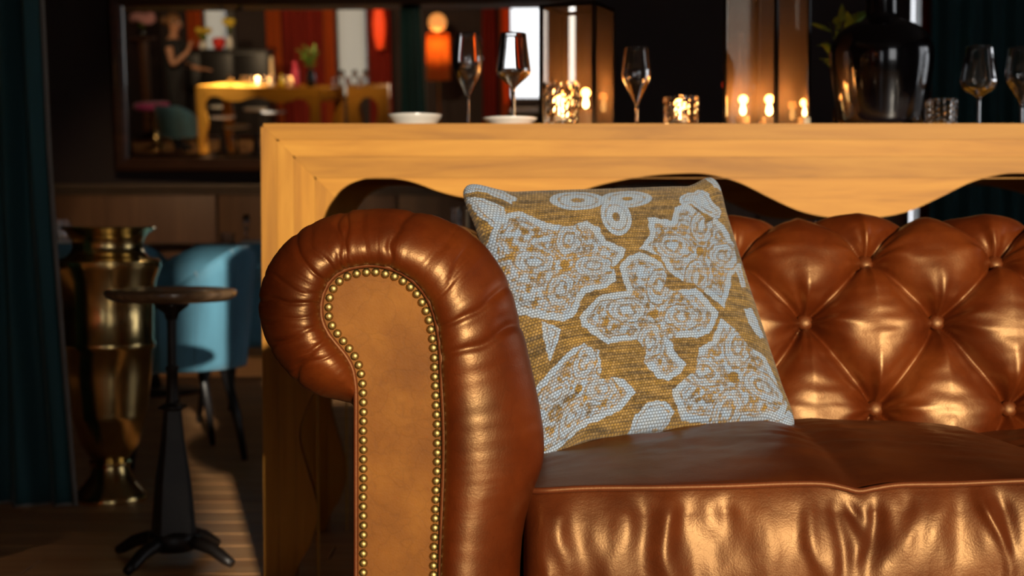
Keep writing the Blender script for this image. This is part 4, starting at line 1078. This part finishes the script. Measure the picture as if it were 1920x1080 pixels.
# ------------------------------------------------------------------ the far half of the room, seen in the mirror
def span_table(a, c, label):
    a, c = Vector(a), Vector(c); d = c - a; L_ = d.length; ang = math.atan2(d.y, d.x)
    r = bar_table(None, label, L_)
    n_ = Vector((-math.sin(ang), math.cos(ang), 0)); ctr = (a + c) / 2 - n_ * (TTH / 2)
    r.location = (ctr.x, ctr.y, 0); r.rotation_euler = (0, 0, ang); return r
ta, tb = M(366, 161, z=TOP), M(598, 167, z=TOP)
span_table(ta, tb, 'oak bar table with wavy apron reflected in the mirror, stools under it')
tc_, td = M(650, 164, z=TOP), M(728, 163, z=TOP)
span_table(tc_, td, 'shorter oak table reflected in the mirror beside the teal curtain')
dirA = (tb - ta).normalized(); nA = Vector((-dirA.y, dirA.x, 0))
dirB = (td - tc_).normalized(); nB = Vector((-dirB.y, dirB.x, 0))
def onA(px, back=.25):
    h = M(px, 163, z=TOP); u = (h - ta).dot(dirA); return ta + dirA * u - nA * back
def onB(px, back=.25):
    h = M(px, 163, z=TOP); u = (h - tc_).dot(dirB); return tc_ + dirB * u - nB * back
seat_z = Zp(541, ky)
glare_seat = [ch for ch in stool.children if ch.name.startswith('seat')][0].data.copy(); glare_seat.materials.clear(); glare_seat.materials.append(MATS['white_ceramic'])  # window glare on the dark stool seats, put into a white seat colour
for k, (px, py, lab) in enumerate(((415, 198, 'topmost of the three stool seats with painted white glare reflected under the bar table'), (418, 217, 'middle of the three stool seats with painted white glare reflected under the bar table'), (443, 235, 'lowest of the three stool seats with painted white glare reflected under the bar table'),
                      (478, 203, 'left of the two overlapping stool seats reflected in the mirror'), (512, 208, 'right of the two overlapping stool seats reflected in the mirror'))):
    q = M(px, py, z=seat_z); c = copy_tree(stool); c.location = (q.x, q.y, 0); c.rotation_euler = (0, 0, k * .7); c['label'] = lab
    st_ = [ch for ch in c.children if ch.name.startswith('seat')][0]; st_.data = glare_seat
def rsize(px_w, pos):
    d = (Vector(pos) - MP0).length + (MP0 - EYE).length; return px_w * d / F
def put_glass(pos, h, r, label, kind='tumbler', mat='glass_clear'):
    if kind == 'wine':
        o = obj('wine_glass', *lathe([(.03, 0), (.03, .002), (.005, .006), (.0035, h * .45), (r * .5, h * .5), (r, h * .68), (r * .75, h), (r * .75 - .001, h), (r - .0012, h * .68), (r * .5, h * .51), (1e-6, h * .48)], 20), mat, None, loc=pos)
    else:
        K = 6; pr = [(r * (.9 + .1 * k / K), h * k / K) for k in range(K + 1)]
        o = obj('crystal_tumbler', *lathe([(1e-6, 0)] + pr + [(r - .004, h), (r * .9 - .004, .008), (1e-6, .008)], 24, mod=lambda k, i: 1 + (.04 if (i // 2 + k) % 2 and 2 <= k <= K else 0)), 'crystal', None, smooth=False, loc=pos)
    tag(o, label, 'glass', 'glasses on the reflected tables'); return o
names = ['nearest its left corner', 'second from its left corner', 'third from its left corner', 'fourth from its left corner', 'fifth from its left corner', 'beside the pink bottle', 'beside the plant']
for k, (px, bk) in enumerate(((417, .12), (430, .3), (452, .2), (470, .32), (500, .2), (518, .3), (556, .12))):
    put_glass(onA(px, bk), .13, .04, 'reflected crystal glass on the bar table, ' + names[k])
    if k in (2, 3, 5):
        q = onA(px + 9, bk + .1); c = empty('tealight', q)
        obj('wax', *lathe([(.022, 0), (.022, .03), (1e-6, .028)], 16), 'wax', c); obj('flame', *ball(.010, (0, 0, .048), (1, 1, 2)), 'flame', c)
        light('POINT', 'candle_light', q + Vector((0, 0, .09)), .6, (1, .45, .14), shadow_soft_size=.02)
        tag(c, 'reflected lit candle on the bar table, ' + {2: 'left of three', 3: 'middle of three', 5: 'right of three'}[k], 'candle', 'reflected candles')
for k, (px, bk) in enumerate(((628, .1), (640, .3), (652, .15), (664, .3), (676, .12), (684, .28))):
    put_glass(onB(px, bk), .19 if k % 2 else .12, .038, 'reflected glass in the cluster on the shorter oak table, number %s from the left' % ['one', 'two', 'three', 'four', 'five', 'six'][k], 'wine' if k % 2 else 'tumbler')
q = onA(489, .35)
tag(obj('taper_candle', *lathe([(.05, 0), (.05, .01), (.02, .02), (.018, .08), (.024, .1), (.022, .34), (.016, .36), (1e-6, .365)], 18), 'wax', None, loc=q), 'tall pale candle reflected on the oak bar table', 'candle')
q = onA(546, .3); c = empty('pink_bottle', q)
obj('body', *lathe([(1e-6, 0), (.045, 0), (.046, .02), (.045, .2), (.02, .25)], 24), 'pink_plastic', c); obj('cap', *lathe([(.024, .25), (.03, .26), (.03, .30), (1e-6, .305)], 16), 'pink_plastic', c)
tag(c, 'bright pink bottle reflected on the oak bar table', 'bottle')
tag(obj('yellow_candle', *lathe([(1e-6, 0), (.035, 0), (.036, .05), (.028, .08), (.012, .11), (.012, .16), (1e-6, .165)], 20), 'yellow_wax', None, loc=onA(530, .15)), 'small yellow candle reflected beside the pink bottle', 'candle')
sprigs('flower_vase', onA(580, .3), 10, .26, .14, 'leaf', 'dark vase of green sprigs reflected at the end of the oak bar table', 'plant', .12, .06, .22, 9)
# dark sideboard with flowers at the left of the reflection
sq = M(415, 92, y=-3.1); shh = sq.z
sbx = empty('sideboard', (sq.x, -3.1, 0)); sw = 1.5
obj('body', *rbox(-sw / 2, sw / 2, -.22, .22, .08, shh - .03, .01), 'black_paint', sbx); obj('worktop', *rbox(-sw / 2 - .02, sw / 2 + .02, -.25, .25, shh - .03, shh, .006), 'black_paint', sbx)
for k in range(3): d_ = obj('door', *rbox(-sw / 2 + .02 + k * .49, -sw / 2 + .48 + k * .49, .222, .238, .1, shh - .06, .004), 'black_paint', sbx); obj('knob', *ball(.013, (-sw / 2 + .44 + k * .49, .25, shh * .6)), 'lamp_metal', d_)
for fx_ in (-.7, .7):
    for fy in (-.18, .18): obj('leg', *box(fx_ - .02, fx_ + .02, fy - .02, fy + .02, 0, .08), 'black_paint', sbx, smooth=False)
tag(sbx, 'black sideboard reflected behind the standing person', 'sideboard')
sprigs('flower_vase', (M(380, 80, y=-3.1).x, -3.1, shh), 12, .16, .11, 'leaf', 'bouquet of yellow and orange flowers reflected on the black sideboard', 'flowers', .10, .06, .12, 21, 'white_ceramic', ['petal_yellow', 'petal_orange', 'petal_yellow'], .05)
sprigs('flower_vase', (M(434, 80, y=-3.1).x, -3.0, shh), 6, .22, .06, 'leaf', 'slim vase with yellow blooms reflected on the black sideboard', 'flowers', .06, .05, .2, 22, 'white_ceramic', 'petal_yellow', .05)
tag(obj('red_bowl', *lathe([(1e-6, 0), (.05, 0), (.09, .06), (.10, .13), (.08, .17), (.07, .17), (.09, .12), (.045, .02), (1e-6, .02)], 32), 'petal_red', None, loc=(M(412, 80, y=-3.1).x, -3.05, shh)), 'round red bowl reflected on the black sideboard', 'bowl')
# pedestal with the pink hydrangeas
pq = M(268, 70, y=-3.2)
pd = empty('plant_stand', (pq.x, pq.y, 0))
obj('top', *rbox(-.16, .16, -.16, .16, pq.z - .03, pq.z, .005), 'dark_wood', pd); obj('column', *rbox(-.06, .06, -.06, .06, .03, pq.z - .03, .008), 'dark_wood', pd); obj('base', *rbox(-.16, .16, -.16, .16, 0, .03, .005), 'dark_wood', pd)
tag(pd, 'slim dark flower pedestal reflected at the left edge of the mirror', 'stand')
sprigs('flower_vase', (pq.x, pq.y, pq.z), 12, .16, .16, 'leaf', 'vase of pink hydrangeas reflected in the top left of the mirror', 'flowers', .10, .07, .13, 31, 'black_glaze', 'petal_pink', .085)
# round pink pouf
pz = .66; q = M(288, 192, z=pz)
pf_ = empty('round_pouf', (q.x, q.y, 0))
obj('cushion', *lathe([(1e-6, pz - .1), (.25, pz - .1), (.28, pz - .08), (.285, pz - .05), (.27, pz - .01), (.2, pz), (1e-6, pz + .004)], 48), 'pink_fabric', pf_)
obj('pedestal', *lathe([(.2, 0), (.2, .015), (.06, .05), (.05, .3), (.07, .4), (.05, .5), (.12, pz - .1)], 28), 'brass', pf_)
tag(pf_, 'round pink stool on a brass pedestal reflected at the left of the mirror', 'stool')
# pale blue cloth hanging over a chair, low in the reflection
q = M(338, 288, y=-.6)
cb_ = copy_tree(ch1); cb_.location = (q.x, q.y, 0); cb_.rotation_euler = (0, 0, R(35)); cb_['label'] = 'pale blue tub chair reflected low in the mirror by the table leg'
# curtains, lamp and red drape glow along the window wall
def wall_drape(px0, px1, mat, label, y=WY + .22, folds=3):
    x0, x1 = M(px0, 80, y=y).x, M(px1, 80, y=y).x
    r = empty('long_drape', ((x0 + x1) / 2, y, 0)); obj('cloth', *drape('', x0, x1, y, .01, 3.1, folds, .035, mat, px0 * .1), mat, r, world=True)
    return tag(r, label, 'curtain', 'drapes by the far windows')
wall_drape(352, 380, 'drape_orange', 'orange drape left of the grey window above the reflected flowers')
wall_drape(428, 442, 'sheer', 'grey sheer drape right of the yellow blooms in the reflection', folds=2)
wall_drape(500, 528, 'drape_orange', 'orange drape above the pink bottle in the reflection')
wall_drape(530, 606, 'drape_red', 'wide dark red drape behind the reflected green sprigs', folds=5)
wall_drape(607, 628, 'drape_orange', 'orange drape just left of the tall grey window in the reflection', folds=2)
wall_drape(690, 732, 'drape_red', 'red drape between the grey window and the teal curtain in the reflection', folds=3)
wall_drape(904, 930, 'drape_red', 'red drape beside the bright white window in the reflection', folds=3)
wall_drape(938, 953, 'drape_orange', 'orange drape touching the bright white window in the reflection', folds=2)
# glowing lamp with globe
ly_ = -3.6; g0 = M(820, 42, y=ly_); rg_ = rsize(17, g0); sh0, sh1 = M(818, 150, y=ly_), M(818, 62, y=ly_); rs_ = rsize(21, g0)
lp = empty('floor_lamp', (g0.x, ly_, 0))
obj('base', *lathe([(.16, 0), (.16, .02), (.03, .04), (.02, .06)], 28), 'lamp_metal', lp); obj('pole', *lathe([(.015, .04), (.015, g0.z - rg_)], 14), 'lamp_metal', lp)
obj('globe', *ball(rg_, (0, 0, g0.z)), 'lamp_glow', lp)
nfl = 60
obj('shade', *lathe([(rs_ * 1.0, sh0.z), (rs_ * .98, (sh0.z + sh1.z) / 2), (rs_ * .92, sh1.z), (rs_ * .90, sh1.z), (rs_ * .96, (sh0.z + sh1.z) / 2), (rs_ * .98, sh0.z)], 48, closed=True, mod=lambda k, i: 1 + (.09 if i % 4 < 2 else -.07)), 'lamp_cloth', lp)
light('POINT', 'lamp_light', (g0.x, ly_ + .05, sh1.z - .14), 14, (1, .5, .2), shadow_soft_size=.03)
tag(lp, 'glowing orange globe lamp with fluted shade reflected beside the teal curtain', 'lamp')
g1 = M(711, 55, y=WY + .5)  # glow of the red drape, built as an emitting shade on a bracket
lr = empty('drape_glow', (g1.x, g1.y, g1.z - .3)); obj('shade', *lathe([(.05, 0), (.09, .2), (.10, .4), (.07, .62), (.04, .7)], 24), 'drape_glow_red', lr); obj('bracket', *tube([(0, 0, .05), (0, -.25, .05)], .012, 8), 'lamp_metal', lr); obj('backplate', *rbox(-.05, .05, -.275, -.25, -.02, .14, .006), 'lamp_metal', lr)
tag(lr, 'glow of the red drape in the reflection, built as an emitting shade', 'lamp')

q = onA(400, .3); added_spot(q.x + .3, q.y + .5, q, 1500, 22, 'added unseen spotlight for glare on the end of the oak table seen in the mirror', (1, .92, .8))  # two more added spots, for glare on the table top and stool seats
q = M(440, 217, z=seat_z); added_spot(q.x, q.y + .4, q, 2600, 30, 'added unseen spotlight above the glare-white stools seen in the mirror', (1, .92, .8))
# ------------------------------------------------------------------ standing person in black, seen only in the mirror
def person():
    hp = M(322, 44, y=-1.7); base = Vector((hp.x, -1.7, 0)); k = hp.z / 1.66
    root = empty('person', base)
    # faces +x ; joints listed as (name, pos, radius, parent)
    J = [('pelvis', (0, 0, .95), .125, None), ('belly', (.01, 0, 1.10), .118, 'pelvis'), ('chest', (.0, 0, 1.30), .135, 'belly'), ('collar', (.0, 0, 1.43), .085, 'chest'), ('neck', (.015, 0, 1.50), .052, 'collar'), ('skull', (.03, 0, 1.60), .070, 'neck'), ('head', (.03, 0, 1.68), .085, 'skull'), ('crown', (.02, 0, 1.74), .060, 'head')]
    for s, n in ((1, 'l'), (-1, 'r')):
        J += [('hip' + n, (0, s * .09, .90), .10, 'pelvis'), ('knee' + n, (.02, s * .10, .50), .062, 'hip' + n), ('calf' + n, (-.01, s * .10, .33), .056, 'knee' + n), ('ankle' + n, (-.02, s * .10, .09), .036, 'calf' + n), ('ball' + n, (.09, s * .105, .04), .036, 'ankle' + n), ('toe' + n, (.16, s * .11, .03), .026, 'ball' + n)]
    # near arm raised, bare; hand by the chin
    J += [('shl', (.0, .175, 1.40), .062, 'collar'), ('ell', (.06, .24, 1.13), .043, 'shl'), ('wrl', (.24, .16, 1.30), .028, 'ell'), ('pal', (.27, .13, 1.37), .030, 'wrl')]
    J += [('shr', (.0, -.175, 1.40), .062, 'collar'), ('elr', (.05, -.24, 1.12), .043, 'shr'), ('wrr', (.28, -.20, 1.06), .028, 'elr'), ('par', (.35, -.19, 1.06), .030, 'wrr')]
    for s, n, b_, d in ((1, 'l', Vector((.27, .13, 1.37)), Vector((.02, -.03, .08))), (-1, 'r', Vector((.35, -.19, 1.06)), Vector((.08, .02, -.01)))):
        d = d.normalized(); side = d.cross(Vector((1, 0, .2))).normalized() if n == 'l' else Vector((0, 1, 0))
        for q, (o_, l) in enumerate(((-.027, .066), (-.009, .075), (.009, .07), (.027, .055))):
            r0 = b_ + side * o_ * 1.0 + d * .03; r1 = r0 + d * l * .5; r2 = r0 + d * l * .85 + Vector((.012, 0, -.012))
            J += [('f%s%da' % (n, q), tuple(r0), .0095, 'pa' + n), ('f%s%db' % (n, q), tuple(r1), .0088, 'f%s%da' % (n, q)), ('f%s%dc' % (n, q), tuple(r2), .007, 'f%s%db' % (n, q))]
        t0 = b_ + side * .036 - d * .01; t1 = t0 + side * .025 + d * .03
        J += [('t%sa' % n, tuple(t0), .011, 'pa' + n), ('t%sb' % n, tuple(t1), .009, 't%sa' % n)]
    idx = {j[0]: i for i, j in enumerate(J)}
    me = bpy.data.meshes.new('body'); me.from_pydata([tuple(c * k for c in j[1]) for j in J], [(idx[j[3]], idx[j[0]]) for j in J if j[3]], [])
    o = bpy.data.objects.new('body', me); COL.objects.link(o)
    md = o.modifiers.new('skin', 'SKIN'); sv = me.skin_vertices[0].data
    for i, j in enumerate(J): sv[i].radius = (j[2] * k, j[2] * k * (1.25 if j[0] in ('chest', 'belly', 'pelvis') else 1.0)); sv[i].use_root = (i == 0)
    o.modifiers.new('sub', 'SUBSURF').levels = 2
    dg = bpy.context.evaluated_depsgraph_get(); ev = o.evaluated_get(dg); m2 = bpy.data.meshes.new_from_object(ev)
    bpy.data.objects.remove(o)
    body = bpy.data.objects.new('body', m2); COL.objects.link(body); body.parent = root
    m2.materials.clear(); m2.materials.append(MATS['cloth_black']); m2.materials.append(MATS['skin'])
    for f in m2.polygons:
        c = f.center / k; f.use_smooth = True
        arm = abs(c.y) > .20 or c.x > .17
        f.material_index = 1 if (c.z > 1.46 or (c.z > 1.0 and arm and c.z < 1.36) or (c.x > .2 and c.z > .9)) else 0
    hk = lambda x, y_, z: (x * k, y_ * k, z * k)
    # face
    obj('nose', *tube([hk(.108, 0, 1.675), hk(.128, 0, 1.65), hk(.135, 0, 1.635), hk(.112, 0, 1.628)], lambda i: (.008, .011, .013, .010)[i] * k, 8), 'skin', root)
    for s in (1, -1):
        obj('eye', *ball(.012 * k, hk(.103, s * .032, 1.675), (1, 1, .7)), 'white_ceramic', root)
        obj('ear', *ball(.03 * k, hk(.015, s * .086, 1.655), (.6, .3, 1)), 'skin', root)
    obj('mouth', *tube([hk(.106, -.022, 1.605), hk(.115, 0, 1.604), hk(.106, .022, 1.605)], .006 * k, 6), 'petal_pink', root)
    # hair: cap, side locks and bun
    V = []; n, m_ = 26, 16
    for j in range(m_ + 1):
        th = PI * .72 * j / m_
        for i in range(n):
            a = 2 * PI * i / n; front = math.cos(a)
            t2 = th * (1 - .42 * max(0, front)); r = .102 + .006 * math.sin(a * 7)
            V.append(hk(.018 + r * 1.04 * math.sin(t2) * math.cos(a), r * .95 * math.sin(t2) * math.sin(a), 1.685 + r * 1.02 * math.cos(t2)))
    Fc = [(j * n + i, j * n + (i + 1) % n, (j + 1) * n + (i + 1) % n, (j + 1) * n + i) for j in range(m_) for i in range(n)]
    hr = obj('hair', V, Fc, 'hair_brown', root); obj('bun', *ball(.05 * k, hk(-.10, 0, 1.70)), 'hair_brown', hr)
    tag(root, 'standing person in black with tied brown hair and bare arms, reflected in the mirror', 'person')
person()
